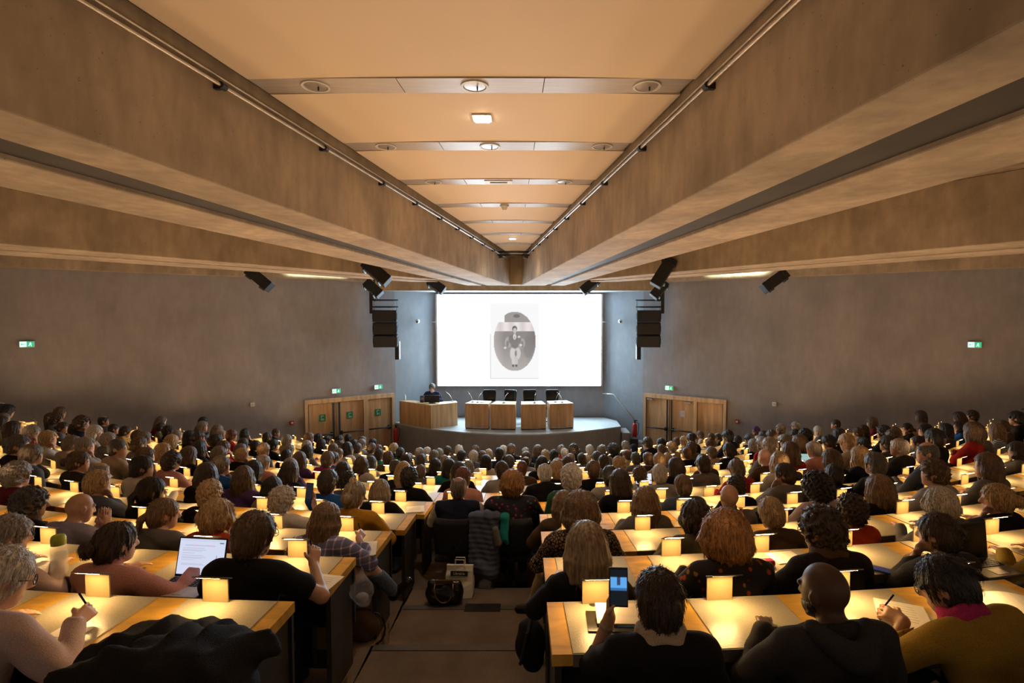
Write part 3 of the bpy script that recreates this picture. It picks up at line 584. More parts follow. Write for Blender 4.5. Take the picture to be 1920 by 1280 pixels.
# =================================================================== figures: implicit surfaces turned into one continuous skin
def V3(*a): return np.array(a, np.float64)
def sdf_mesh(name, prims, h, disp=None, cuts=(), post=None):
    """prims: ('c', a, b, ra, rb, k) tapered capsule, ('e', centre, radii, R, k) ellipsoid; cuts: callables giving a field to intersect with"""
    lo = np.full(3, 1e9); hi = -lo
    for p in prims:
        if p[0] == 'c': r = max(p[3], p[4]); l, u = np.minimum(p[1], p[2]) - r, np.maximum(p[1], p[2]) + r
        else: r = max(p[2]); l, u = np.array(p[1]) - r, np.array(p[1]) + r
        lo = np.minimum(lo, l); hi = np.maximum(hi, u)
    lo -= 3 * h + 0.012; hi += 3 * h + 0.012
    n = np.ceil((hi - lo) / h).astype(int) + 1
    ax = [(lo[i] + h * np.arange(n[i])).astype(np.float32) for i in range(3)]
    d = np.full(n, 0.3, np.float32)
    for p in prims:
        k = p[5] if p[0] == 'c' else p[4]; m = k + 2.5 * h + 0.012
        if p[0] == 'c': r = max(p[3], p[4]); l, u = np.minimum(p[1], p[2]) - r - m, np.maximum(p[1], p[2]) + r + m
        else: r = max(p[2]); l, u = np.array(p[1]) - r - m, np.array(p[1]) + r + m
        i0 = np.maximum(((l - lo) / h).astype(int), 0); i1 = np.minimum(((u - lo) / h).astype(int) + 2, n)
        sl = tuple(slice(a, b) for a, b in zip(i0, i1))
        x = ax[0][sl[0]][:, None, None]; y = ax[1][sl[1]][None, :, None]; z = ax[2][sl[2]][None, None, :]
        if p[0] == 'c':
            a = np.array(p[1], float); b = np.array(p[2], float); ab = b - a; L = max(float(ab @ ab), 1e-9)
            t = np.clip(((x - a[0]) * ab[0] + (y - a[1]) * ab[1] + (z - a[2]) * ab[2]) / L, 0, 1)
            q = np.sqrt((x - a[0] - t * ab[0]) ** 2 + (y - a[1] - t * ab[1]) ** 2 + (z - a[2] - t * ab[2]) ** 2) - (p[3] + (p[4] - p[3]) * t)
        else:
            c = p[1]; X, Y, Z = x - c[0], y - c[1], z - c[2]
            if p[3] is not None:
                R = p[3]; X, Y, Z = (R[0][0] * X + R[1][0] * Y + R[2][0] * Z), (R[0][1] * X + R[1][1] * Y + R[2][1] * Z), (R[0][2] * X + R[1][2] * Y + R[2][2] * Z)
            rx, ry, rz = p[2]
            k0 = np.sqrt((X / rx) ** 2 + (Y / ry) ** 2 + (Z / rz) ** 2); k1 = np.sqrt((X / rx ** 2) ** 2 + (Y / ry ** 2) ** 2 + (Z / rz ** 2) ** 2) + 1e-9
            q = np.where(k0 < 1e-4, -min(rx, ry, rz), k0 * (k0 - 1) / k1)
        cur = d[sl]
        if k > 0: hh = np.maximum(k - np.abs(cur - q), 0) / k; d[sl] = np.minimum(cur, q) - hh * hh * k * 0.25
        else: d[sl] = np.minimum(cur, q)
    G3 = (ax[0][:, None, None], ax[1][None, :, None], ax[2][None, None, :])
    for cfn in cuts: d = np.maximum(d, cfn(*G3))
    if disp is not None:
        near = np.abs(d) < 0.03
        ii = np.nonzero(near); d[ii] += disp(ax[0][ii[0]], ax[1][ii[1]], ax[2][ii[2]])
    # surface nets
    ins = d < 0
    cn = n - 1
    idx = np.zeros(cn, np.int8)
    corners = [(i, j, k) for i in (0, 1) for j in (0, 1) for k in (0, 1)]
    for (i, j, k) in corners: idx += ins[i:i + cn[0], j:j + cn[1], k:k + cn[2]]
    act = (idx > 0) & (idx < 8); cells = np.argwhere(act)
    vid = np.full(cn, -1, np.int64); vid[act] = np.arange(len(cells))
    acc = np.zeros((len(cells), 3)); cnt = np.zeros(len(cells))
    dv = {c: d[cells[:, 0] + c[0], cells[:, 1] + c[1], cells[:, 2] + c[2]].astype(float) for c in corners}
    for c in corners:
        for a in range(3):
            if c[a] == 0:
                e = list(c); e[a] = 1; e = tuple(e); v0, v1 = dv[c], dv[e]; cr = (v0 < 0) != (v1 < 0)
                t = np.where(cr, v0 / np.where(cr, v0 - v1, 1), 0)
                pt = np.zeros((len(cells), 3)) + np.array(c); pt[:, a] += t
                acc[cr] += pt[cr]; cnt[cr] += 1
    verts = lo + h * (cells + acc / np.maximum(cnt, 1)[:, None])
    quads = []
    for a in range(3):
        b, c = (a + 1) % 3, (a + 2) % 3
        s0 = [slice(None)] * 3; s1 = [slice(None)] * 3; s0[a] = slice(0, -1); s1[a] = slice(1, None)
        A, B = ins[tuple(s0)], ins[tuple(s1)]
        e = np.argwhere(A != B); e = e[(e[:, b] > 0) & (e[:, c] > 0) & (e[:, b] < cn[b]) & (e[:, c] < cn[c])]
        def at(db, dc): q = e.copy(); q[:, b] -= db; q[:, c] -= dc; return vid[q[:, 0], q[:, 1], q[:, 2]]
        q = np.stack([at(1, 1), at(0, 1), at(0, 0), at(1, 0)], 1)
        fl_ = B[e[:, 0], e[:, 1], e[:, 2]]; q[fl_] = q[fl_][:, ::-1]; quads.append(q)
    quads = np.concatenate(quads); quads = quads[(quads >= 0).all(1)]
    if post is not None: verts = post(verts)
    me = bpy.data.meshes.new(name)
    me.vertices.add(len(verts)); me.vertices.foreach_set('co', verts.astype(np.float32).ravel())
    me.loops.add(len(quads) * 4); me.loops.foreach_set('vertex_index', quads.astype(np.int32).ravel())
    me.polygons.add(len(quads)); me.polygons.foreach_set('loop_start', np.arange(0, len(quads) * 4, 4, dtype=np.int32)); me.polygons.foreach_set('loop_total', np.full(len(quads), 4, np.int32))
    me.update(calc_edges=True); me.validate(); me.shade_smooth()
    return me

def rotx(a): c, s = math.cos(a), math.sin(a); return np.array([[1, 0, 0], [0, c, -s], [0, s, c]])
def roty(a): c, s = math.cos(a), math.sin(a); return np.array([[c, 0, s], [0, 1, 0], [-s, 0, c]])
def rotz(a): c, s = math.cos(a), math.sin(a); return np.array([[c, -s, 0], [s, c, 0], [0, 0, 1]])
def unit(v): return v / (np.linalg.norm(v) + 1e-9)
HS = 1.10                                               # head size
POSE0 = dict(lean=8, side=0, twist=0, hy=0, hp=4, hr=0, bulk=1.0, pz=0.53, L=('desk',), R=('desk',), legs='sit', curl=0.35)
def skeleton(o):
    p = dict(POSE0); p.update(o); J = {}; ksc = p.get('sc', 1.0)
    T = rotz(math.radians(p['twist'])) @ roty(math.radians(p['side'])) @ rotx(-math.radians(p['lean']))
    pel = V3(0, 0, p['pz']); J['T'], J['pel'] = T, pel
    tp = lambda *a: pel + T @ V3(*a); J['tp'] = tp
    nb = tp(0, -0.005, 0.47); Hm = rotz(math.radians(p['hy'])) @ roty(math.radians(p['hr'])) @ rotx(-math.radians(p['hp']))
    J['neck'] = nb; J['H'] = Hm; hc = nb + T @ V3(0, 0.02, 0.045) + Hm @ V3(0, 0.012, 0.105); J['hc'] = hc
    w = p['bulk']
    for sd, s in (('L', -1), ('R', 1)):
        S = tp(s * 0.178 * w, 0.0, 0.405); spec = p[sd]; k = spec[0]
        f = V3(-s * 0.45, 0.9, 0); pn = V3(0, 0, -1); hint = V3(s * 0.7, -0.2, -0.75); curl = p['curl']
        if k == 'desk': W = V3(s * 0.17, 0.36, 0.765)
        elif k == 'write': W = V3(s * 0.12, 0.37, 0.775); f = V3(-s * 0.5, 0.85, 0.05); pn = V3(-s * 0.6, 0, -0.8); curl = 0.75
        elif k == 'lap': W = V3(s * 0.10, 0.24, 0.635); f = V3(-s * 0.7, 0.7, -0.1); hint = V3(s * 0.6, -0.6, -0.5)
        elif k == 'chin': W = hc + Hm @ V3(s * 0.06, 0.12, -0.17); f = V3(-s * 0.3, -0.1, 0.95); pn = V3(-s * 0.2, -0.95, 0); curl = 0.9; hint = V3(s * 0.5, 0.1, -0.9)
        elif k == 'cross': W = V3(-s * 0.06, 0.2, 0.78 + (0.03 if s > 0 else 0)); f = V3(-s * 1, 0.1, 0.1); pn = V3(0, -1, 0); hint = V3(s * 0.9, 0.1, -0.6)
        elif k == 'at': W = V3(*spec[1]); f = V3(*spec[2]); pn = V3(*spec[3]); curl = spec[4] if len(spec) > 4 else 0.4; hint = V3(*(spec[5] if len(spec) > 5 else (s * 0.7, -0.2, -0.75)))
        if k in ('desk', 'write') or (k == 'at' and W[2] < 0.84): W = V3(W[0], W[1], W[2] / ksc)      # hands rest on the desk whatever the sitter's size
        l1, l2 = 0.285, 0.255; v = W - S; dist = np.linalg.norm(v)
        if dist > (l1 + l2) * 0.99: W = S + v * (l1 + l2) * 0.99 / dist; v = W - S; dist = np.linalg.norm(v)
        a = (l1 * l1 - l2 * l2 + dist * dist) / (2 * dist); hh = math.sqrt(max(l1 * l1 - a * a, 1e-6)); u = unit(v); hn = unit(hint - u * (hint @ u))
        J['S' + sd], J['E' + sd], J['W' + sd] = S, S + u * a + hn * hh, W
        f = unit(f); pn = unit(pn - f * (pn @ f)); J['h' + sd] = (f, pn, curl, s)
    if p['legs'] == 'sit': legs = [[V3(s * 0.09, 0.02, p['pz'] - 0.02), V3(s * 0.12, 0.40, 0.50), V3(s * 0.11, 0.38, 0.09), V3(s * 0.12, 0.50, 0.045)] for s in (-1, 1)]
    elif p['legs'] == 'aisle': legs = [[V3(-0.07, 0.02, 0.52), V3(0.10, 0.40, 0.55), V3(0.16, 0.33, 0.10), V3(0.30, 0.42, 0.05)], [V3(0.09, 0.0, 0.54), V3(0.33, 0.34, 0.66), V3(0.50, 0.50, 0.36), V3(0.63, 0.53, 0.44)]]
    elif p['legs'] == 'aisle_left': legs = [[V3(-0.09, 0.0, 0.54), V3(-0.25, 0.36, 0.60), V3(-0.36, 0.42, 0.25), V3(-0.48, 0.46, 0.19)], [V3(0.07, 0.02, 0.52), V3(0.06, 0.42, 0.52), V3(0.02, 0.40, 0.09), V3(0.0, 0.5, 0.045)]]
    else: legs = [[V3(s * 0.09, 0.0, p['pz'] - 0.02), V3(s * 0.11, 0.08, p['pz'] * 0.5), V3(s * 0.11, 0.0, 0.09), V3(s * 0.12, 0.12, 0.045)] for s in (-1, 1)]
    J['legs'] = legs; J['p'] = p; return J
def torso_prims(J, g=0.0, k=0.05):
    T, tp, w = J['T'], J['tp'], J['p']['bulk']
    return [('e', J['pel'] + V3(0, 0, 0.0), (0.172 * w + g, 0.135 * w + g, 0.11 + g), None, k), ('e', tp(0, 0.02, 0.15), (0.148 * w + g, 0.118 * w + g, 0.15 + g), T, k), ('e', tp(0, 0.01, 0.30), (0.165 * w + g, 0.112 * w + g, 0.165 + g), T, k),
            ('c', tp(-0.14 * w, -0.012, 0.405), tp(0.14 * w, -0.012, 0.405), 0.062 + g, 0.062 + g, k), ('c', tp(0, -0.02, 0.455), tp(-0.13 * w, -0.012, 0.42), 0.052 + g * 0.8, 0.05 + g, k), ('c', tp(0, -0.02, 0.455), tp(0.13 * w, -0.012, 0.42), 0.052 + g * 0.8, 0.05 + g, k)]
def arm_prims(J, g=0.0, part=1.0, k=0.03, fat=1.0):
    out = []
    for sd in 'LR':
        S, E, W = J['S' + sd], J['E' + sd], J['W' + sd]
        if part <= 0.5: out.append(('c', S, S + (E - S) * part * 2 * 0.8, 0.056 * fat + g, 0.050 * fat + g * 1.3, k)); continue
        out += [('c', S, E, 0.056 * fat + g, 0.043 * fat + g, k), ('c', E, E + (W - E) * min(1, (part - 0.5) * 2), 0.043 * fat + g, 0.029 * fat + g, k * 0.6)]
    return out
def hand_prims(J):
    out = []
    for sd in 'LR':
        W = J['W' + sd]; f, pn, curl, s = J['h' + sd]; t = np.cross(f, pn) * s            # towards the thumb
        for q in (-0.026, -0.009, 0.009, 0.026): out.append(('c', W + f * 0.006 + t * q * 0.7, W + f * 0.082 + t * q, 0.016, 0.0135, 0.012))
        for i, (q, L) in enumerate(((0.031, 0.072), (0.0105, 0.082), (-0.0105, 0.077), (-0.031, 0.060))):
            b = W + f * 0.086 + t * q; d = f + t * q * 1.5; a = curl * (0.75 + 0.12 * i)
            for j, fr in enumerate((0.45, 0.32, 0.23)):
                ca, sa = math.cos(a * (j + 0.6)), math.sin(a * (j + 0.6)); dj = unit(d * ca + pn * sa); e = b + dj * L * fr
                out.append(('c', b, e, 0.0098 - 0.001 * j, 0.0088 - 0.001 * j, 0.004)); b = e
        b = W + f * 0.025 + t * 0.022; m = b + unit(f * 0.65 + t * 0.75 + pn * 0.25) * 0.04; e = m + unit(f * 0.85 + t * 0.15 + pn * (0.3 + 0.4 * curl)) * 0.032
        out += [('c', b, m, 0.014, 0.0115, 0.008), ('c', m, e, 0.0112, 0.009, 0.004)]
    return out
def head_prims(J, fine=True):
    H, hc = J['H'], J['hc']; q = lambda x, y, z: hc + H @ (V3(x, y, z) * HS); r = lambda *a: tuple(v * HS for v in a)
    out = [('c', J['neck'] - J['T'] @ V3(0, 0, 0.05), q(0, -0.018, -0.06), 0.056, 0.054, 0.03),
           ('e', q(0, -0.012, 0.022), r(0.074, 0.094, 0.094), H, 0.02), ('e', q(0, 0.034, -0.035), r(0.060, 0.060, 0.076), H, 0.03), ('e', q(0, 0.062, -0.092), r(0.030, 0.028, 0.024), H, 0.03)]
    if fine:
        out += [('c', q(0, 0.092, 0.012), q(0, 0.111, -0.026), 0.010 * HS, 0.0135 * HS, 0.014), ('c', q(-0.012, 0.098, -0.03), q(0.012, 0.098, -0.03), 0.010, 0.010, 0.008),
                ('c', q(-0.04, 0.078, 0.026), q(0.04, 0.078, 0.026), 0.014, 0.014, 0.014), ('c', q(-0.02, 0.087, -0.063), q(0.02, 0.087, -0.063), 0.009, 0.009, 0.008), ('c', q(-0.014, 0.087, -0.073), q(0.014, 0.087, -0.073), 0.009, 0.009, 0.006)]
    for s in (-1, 1): out.append(('e', q(s * 0.078, -0.012, -0.006), r(0.010, 0.021, 0.032), H @ rotz(-s * 0.35), 0.008))
    return out
def leg_prims(J, g=0.0, k=0.03, foot=True):
    out = []
    for a, b, c, d in J['legs']:
        out += [('c', a, b, 0.082 + g, 0.060 + g, k), ('c', b, c, 0.057 + g, 0.040 + g, k)]
        if foot: out.append(('c', c - V3(0, 0, 0.03), d, 0.040 + g * 0.5, 0.030 + g * 0.5, 0.02))
    return out
def body_mesh(J, h, fine=True):
    me = sdf_mesh('body', torso_prims(J) + leg_prims(J) + arm_prims(J) + hand_prims(J) + head_prims(J, fine), h)
    n = len(me.vertices); co = np.empty(n * 3, np.float32); me.vertices.foreach_get('co', co); co = co.reshape(-1, 3)
    q = ((co - J['hc']) @ J['H']) / HS; t = np.ones((n, 4), np.float32)
    m = (np.abs(q[:, 0]) < 0.024) & (q[:, 1] > 0.075) & (np.abs(q[:, 2] + 0.068) < 0.011); t[m, :3] = (0.85, 0.5, 0.5)
    m = (np.abs(np.abs(q[:, 0]) - 0.033) < 0.019) & (q[:, 1] > 0.06) & (np.abs(q[:, 2] - 0.036) < 0.006); t[m, :3] = 0.3
    m = (np.abs(np.abs(q[:, 0]) - 0.032) < 0.012) & (q[:, 1] > 0.055) & (np.abs(q[:, 2] - 0.010) < 0.008); t[m, :3] = 0.22
    me.color_attributes.new('tint', 'FLOAT_COLOR', 'POINT').data.foreach_set('color', t.ravel()); return me
def wrinkle(seed, amp=0.004):
    rs = np.random.RandomState(seed); ph = rs.uniform(0, 6.28, 8); fr = rs.uniform(0.8, 1.25, 8)
    def f(x, y, z):
        return amp * (np.sin(38 * fr[0] * z + 14 * fr[1] * x + ph[0] + 1.6 * np.sin(21 * x + 13 * y + ph[1])) * 0.6 + np.sin(23 * fr[2] * x - 31 * fr[3] * z + 17 * y + ph[2]) * 0.45 + np.sin(70 * fr[4] * z + 35 * y + 30 * x + ph[3]) * 0.25)
    return f
def top_mesh(J, h, kind='long', seed=0, g=0.012, neck=0.0):
    part = {'long': 0.98, 'short': 0.34, 'elbow': 0.62, 'vest': 0.02}[kind]
    T, pel = J['T'], J['pel']; nb = J['neck']; ax = J['T'] @ V3(0, 0.28, 1.0)
    ax = unit(ax); lim = nb + J['T'] @ V3(0, 0, 0.028 + neck)
    cut = lambda x, y, z: ((x - lim[0]) * ax[0] + (y - lim[1]) * ax[1] + (z - lim[2]) * ax[2]).astype(np.float32)
    hem = lambda x, y, z: (pel[2] - 0.075 - z + 0 * x + 0 * y).astype(np.float32)
    pr = torso_prims(J, g) + (arm_prims(J, g + 0.004, part, fat=1.06) if kind != 'vest' else [])
    if kind in ('long',):
        for sd in 'LR': W, E = J['W' + sd], J['E' + sd]; u = unit(W - E); pr.append(('c', W - u * 0.035, W - u * 0.012, 0.042, 0.040, 0.01))
    return sdf_mesh('top', pr, h, wrinkle(seed, 0.0045), (cut, hem))
def trousers_mesh(J, h, seed=0, foot=False):
    return sdf_mesh('trousers', [('e', J['pel'] - V3(0, 0, 0.01), (0.185 * J['p']['bulk'], 0.148, 0.115), None, 0.04)] + leg_prims(J, 0.014, foot=foot), h, wrinkle(seed + 5, 0.0035), (lambda x, y, z: (z - J['pel'][2] - 0.06 + 0 * x + 0 * y).astype(np.float32),))

# ---- hair, in head coordinates
def strands(kind, seed, amp):
    rs = np.random.RandomState(seed); ph = rs.uniform(0, 6.28, 12)
    def f(x, y, z):
        x = x / HS; y = (y + 0.012) / HS; z = z / HS
        if kind == 'curl':
            return amp * (np.sin(150 * x + 60 * z + ph[0] + 2 * np.sin(70 * y + ph[5])) + np.sin(150 * y - 70 * x + ph[1] + 2 * np.sin(80 * z + ph[6])) + np.sin(150 * z + 60 * y + ph[2] + 2 * np.sin(75 * x + ph[7]))) * 0.5
        a = np.arctan2(x, -y + 0.02)
        wv = 0.35 * np.sin(34 * z + ph[0]) + 0.5 * np.sin(15 * z + ph[1] + 2 * a)
        return amp * (0.55 * np.sin(17 * a + 3 * wv + ph[2]) + 0.4 * np.sin(31 * a + 4 * wv + ph[3]) + 0.3 * np.sin(53 * a + 2 * wv + ph[4]) + 0.35 * np.sin(9 * a + 22 * z + ph[5]))
    return f
def hair_mesh(style, seed, h):
    rs = np.random.RandomState(seed * 7 + 3); S = HS
    q = lambda x, y, z: V3(x, y, z) * S; r = lambda *a: tuple(v * S for v in a)
    face = lambda x, y, z: None
    def carve(c, rad, grow=1.0):                        # removes an ellipsoid
        c = q(*c); rad = np.array(r(*rad)) * grow
        return lambda x, y, z: (-(np.sqrt(((x - c[0]) / rad[0]) ** 2 + ((y - c[1]) / rad[1]) ** 2 + ((z - c[2]) / rad[2]) ** 2) - 1) * rad.min()).astype(np.float32)
    def above(z0, slope): return lambda x, y, z: ((z0 * S + slope * y) - z + 0 * x).astype(np.float32)     # keeps z above a plane
    jit = lambda a: rs.uniform(-a, a)
    ears = [carve((s * 0.088, 0.012, -0.035), (0.026, 0.034, 0.052)) for s in (-1, 1)]
    face = carve((0, 0.112, -0.035), (0.078, 0.085, 0.088))
    th = {'crop': 0.006, 'short': 0.016, 'curly': 0.024, 'bob': 0.022, 'long': 0.018, 'ponytail': 0.011, 'bun': 0.014, 'afro': 0.05, 'balding': 0.009, 'bouffant': 0.030}[style]
    pr = [('e', q(0, -0.014, 0.024), r(0.076 + th, 0.097 + th, 0.095 + th * 0.9), None, 0.02), ('e', q(0, -0.045, -0.03), r(0.066 + th * 0.8, 0.062 + th * 0.8, 0.075 + th * 0.6), None, 0.03)]
    cuts = [face]; disp = strands('str', seed, 0.0045)
    if style in ('crop', 'short', 'balding'): cuts += ears + [above(-0.075, 0.25)]; disp = strands('str', seed, 0.003 if style != 'short' else 0.0042)
    if style == 'short':
        for i in range(26):                             # tousled tufts
            a = rs.uniform(0, 6.28); e = rs.uniform(0.1, 1.45); d = V3(math.cos(a) * math.cos(e), math.sin(a) * math.cos(e), math.sin(e)); b = q(0, -0.014, 0.024) + d * np.array(r(0.076, 0.1, 0.097)); tdir = unit(np.cross(d, V3(0, 0, 1)) * rs.uniform(-1, 1) + V3(0, rs.uniform(-1, 0.6), -0.6))
            pr.append(('c', b, b + tdir * 0.05 + d * rs.uniform(0.006, 0.018), 0.02, 0.008, 0.008))
    if style == 'balding': cuts.append(carve((0, 0.0, 0.125), (0.062, 0.11, 0.06)))
    if style in ('curly', 'afro'):
        disp = strands('curl', seed, 0.0105 if style == 'curly' else 0.012); cuts += [above(-0.085, 0.3)] + (ears if style == 'curly' else [])
    if style == 'bouffant':
        disp = strands('str', seed, 0.0055); cuts += [above(-0.15, 0.1)]
        for i in range(46):
            a = rs.uniform(-2.3, 2.3); zt, zb = rs.uniform(0.0, 0.09), rs.uniform(-0.125, -0.05); kk = 0.092 if zb > -0.09 else 0.072
            b = q(math.sin(a) * 0.088, -math.cos(a) * 0.10 - 0.01, zt); m = q(math.sin(a + jit(0.15)) * 0.108, -math.cos(a) * 0.118 - 0.01, (zt + zb) / 2 + 0.01); e = q(math.sin(a + jit(0.3)) * kk, -math.cos(a) * (kk + 0.012) - 0.012, zb)
            pr += [('c', b, m, 0.018, 0.021, 0.010), ('c', m, e, 0.021, 0.010, 0.010)]
    if style in ('bob', 'long'):
        L = {'bob': -0.135, 'long': -0.27}[style] + jit(0.015)
        for i in range(34 if style == 'bob' else 42):
            a = -2.25 + 4.5 * (i + 0.5) / (34 if style == 'bob' else 42) + jit(0.05); l = L + jit(0.012) + (0.05 if abs(a) > 1.7 and style == 'long' else 0)
            top = q(math.sin(a) * 0.078, -math.cos(a) * 0.092 - 0.012, 0.05); mid = q(math.sin(a + jit(0.06)) * 0.098, -math.cos(a) * 0.108 - 0.012, -0.04); k2 = 0.105 if style == 'bob' else 0.095
            bot = q(math.sin(a + jit(0.1)) * k2, -math.cos(a) * (0.10 if style == 'bob' else 0.085) - 0.02, l)
            pr += [('c', top, mid, 0.020, 0.021, 0.012), ('c', mid, bot, 0.021, 0.013, 0.012)]
        cuts = [carve((0, 0.118, -0.03), (0.070, 0.09, 0.10)), carve((0, 0.10, -0.20), (0.062, 0.10, 0.14))]; disp = strands('str', seed, 0.0045)
    if style == 'ponytail':
        cuts += [above(-0.075, 0.25)] + ears; base = q(0, -0.112, 0.0); tail = [base, q(jit(0.02), -0.15, -0.03), q(jit(0.03), -0.155, -0.12), q(jit(0.04), -0.135, -0.22)]
        for i in range(7):
            o = V3(jit(0.014), jit(0.010), 0); pr += [('c', tail[k] + o * (0.3 if k == 0 else 1), tail[k + 1] + o, 0.016 + 0.008 * (k == 0), 0.020 - 0.006 * k, 0.012) for k in range(3)]
    if style == 'bun':
        cuts += [above(-0.075, 0.25)] + ears; pr += [('e', q(jit(0.02), -0.138, -0.002), r(0.050, 0.046, 0.046), None, 0.004)]; disp = strands('str', seed, 0.006)
    return add_strands(sdf_mesh('hair', pr, h, disp, cuts), style, seed, 1300 if h < 0.009 else 260, 1.0 if h < 0.009 else 1.9)
def add_strands(me, style, seed, N, wide):               # loose strands standing off the hair, as thin ribbons in the same mesh
    n = len(me.vertices); co = np.empty(n * 3); me.vertices.foreach_get('co', co); co = co.reshape(-1, 3); no = np.empty(n * 3); me.vertices.foreach_get('normal', no); no = no.reshape(-1, 3)
    rs = np.random.RandomState(seed + 11); i = rs.randint(0, n, N); p, u = co[i], no[i]
    down = np.array([0, 0, -1.0]) + 0.0 * p; rad = p * np.array([1, 1, 0]); top = np.clip((p[:, 2:3] - 0.06) / 0.06, 0, 1); d = down * (1 - 0.7 * top) + rad * 9 * top + rs.normal(0, 0.75 if style in ('curly', 'afro') else 0.22, (N, 3))
    d -= u * (d * u).sum(1, keepdims=True); d /= np.linalg.norm(d, axis=1, keepdims=True) + 1e-6
    L = rs.uniform(0.025, 0.06, (N, 1)) * (0.5 if style in ('curly', 'afro', 'crop', 'balding') else 1.0); lift = rs.uniform(0.0005, 0.007, (N, 1)) * (1.7 if style in ('curly', 'afro', 'short', 'bouffant') else 0.8)
    if style in ('crop', 'balding'): lift *= 0.35
    s = np.cross(u, d); w = rs.uniform(0.0010, 0.0022, (N, 1)) * wide
    P0 = p - u * 0.002; P1 = p + d * L * 0.5 + u * (lift - (L * 0.5) ** 2 / 0.2); P2 = p + d * L + u * (lift * 0.9 - L ** 2 / 0.2)
    V = np.stack([P0 - s * w, P0 + s * w, P1 - s * w, P1 + s * w, P2], 1).reshape(-1, 3); b = n + 5 * np.arange(N)
    F_ = [tuple(pl.vertices) for pl in me.polygons]
    for k in b: F_ += [(k, k + 1, k + 3, k + 2), (k + 2, k + 3, k + 4)]
    m2 = bpy.data.meshes.new('hair'); m2.from_pydata(np.concatenate([co, V]).tolist(), [], F_); m2.shade_smooth(); bpy.data.meshes.remove(me); return m2

# ---- materials of people
def skin_mat(name, rgb):
    m, t, b = base_mat(name, rgb, 0.5, 0, 0.35)
    n = node(t, 'ShaderNodeTexNoise', Detail=1.0, Scale=14.0); t.links.new(coords(t), n.inputs['Vector'])
    a = node(t, 'ShaderNodeAttribute', attribute_name='tint'); mx = node(t, 'ShaderNodeMix', data_type='RGBA', blend_type='MULTIPLY'); mx.inputs[0].default_value = 1
    t.links.new(ramp(t, n.outputs['Fac'], mul(rgb, 0.88), mul(rgb, 1.1)), mx.inputs[6]); t.links.new(a.outputs['Color'], mx.inputs[7]); t.links.new(mx.outputs[2], b.inputs['Base Color'])
    b.inputs['Subsurface Weight'].default_value = 0.0
for k, c in (('fair', (0.60, 0.36, 0.26)), ('light', (0.52, 0.30, 0.20)), ('tan', (0.40, 0.22, 0.14)), ('brown', (0.22, 0.115, 0.07)), ('deep', (0.085, 0.045, 0.03))): skin_mat('skin_' + k, c)
HAIRC = dict(blk=(0.012, 0.010, 0.010), dbr=(0.035, 0.021, 0.014), brn=(0.085, 0.048, 0.026), lbr=(0.19, 0.115, 0.058), bld=(0.42, 0.28, 0.14), gin=(0.36, 0.17, 0.055), gry=(0.27, 0.24, 0.215), lgy=(0.52, 0.48, 0.43), gbr=(0.16, 0.125, 0.095), aub=(0.13, 0.045, 0.022), dgy=(0.075, 0.068, 0.065))
HAIRN = dict(blk='black', dbr='dark brown', brn='brown', lbr='light brown', bld='blond', gin='ginger blond', gry='grey', lgy='white', gbr='greying brown', aub='reddish brown', dgy='dark grey')
for k, c in HAIRC.items():
    m, t, b = base_mat('hair_' + k, c, 0.42, 0, 0.45)
    n = node(t, 'ShaderNodeTexNoise', Detail=2.0, Scale=1.0, Distortion=0.0); t.links.new(coords(t, (125, 125, 12)), n.inputs['Vector'])
    t.links.new(ramp(t, n.outputs['Fac'], mul(c, 0.42), mul(c, 1.6), 0.32, 0.68), b.inputs['Base Color'])
    bp = node(t, 'ShaderNodeBump', Strength=0.7, Distance=0.012); t.links.new(n.outputs['Fac'], bp.inputs['Height']); t.links.new(bp.outputs['Normal'], b.inputs['Normal'])
TOPC = dict(blk=(0.012, 0.011, 0.012), nvy=(0.016, 0.02, 0.045), gry=(0.17, 0.16, 0.155), lgr=(0.36, 0.34, 0.34), wht=(0.66, 0.61, 0.56), bei=(0.44, 0.34, 0.25), brn=(0.10, 0.06, 0.035), olv=(0.12, 0.10, 0.05), red=(0.42, 0.025, 0.02), drd=(0.16, 0.02, 0.025), pnk=(0.62, 0.30, 0.26), blu=(0.02, 0.10, 0.36), dbl=(0.10, 0.115, 0.17), tea=(0.02, 0.26, 0.27), grn=(0.03, 0.10, 0.04), yel=(0.50, 0.24, 0.02), mus=(0.30, 0.19, 0.03), pur=(0.10, 0.05, 0.18), org=(0.45, 0.09, 0.03), mag=(0.40, 0.03, 0.13), chr=(0.035, 0.033, 0.036), lil=(0.33, 0.30, 0.42), ora=(0.55, 0.06, 0.02))
TOPN = dict(blk='black', nvy='navy', gry='grey', lgr='pale grey', wht='white', bei='beige', brn='brown', olv='olive', red='red', drd='dark red', pnk='pink', blu='bright blue', dbl='blue-grey', tea='teal', grn='green', yel='mustard yellow', mus='olive mustard', pur='purple', org='rust', mag='magenta', chr='charcoal', lil='lilac', ora='orange red', pld='plaid', flo='floral', leo='leopard print', stp='striped', chk='dark checked')
for k, c in TOPC.items(): noisy('cloth_' + k, c, 0.88, (210, 210, 260), 1, 0.2, bump=0.3, spec=0.15)
noisy('denim', (0.085, 0.12, 0.19), 0.85, (70, 70, 70), 4, 0.3, bump=0.2); noisy('leather_black', (0.01, 0.009, 0.009), 0.18, (30, 30, 30), 2, 0.2); noisy('khaki', (0.30, 0.22, 0.13), 0.85, (60, 60, 60), 4, 0.2, bump=0.2)
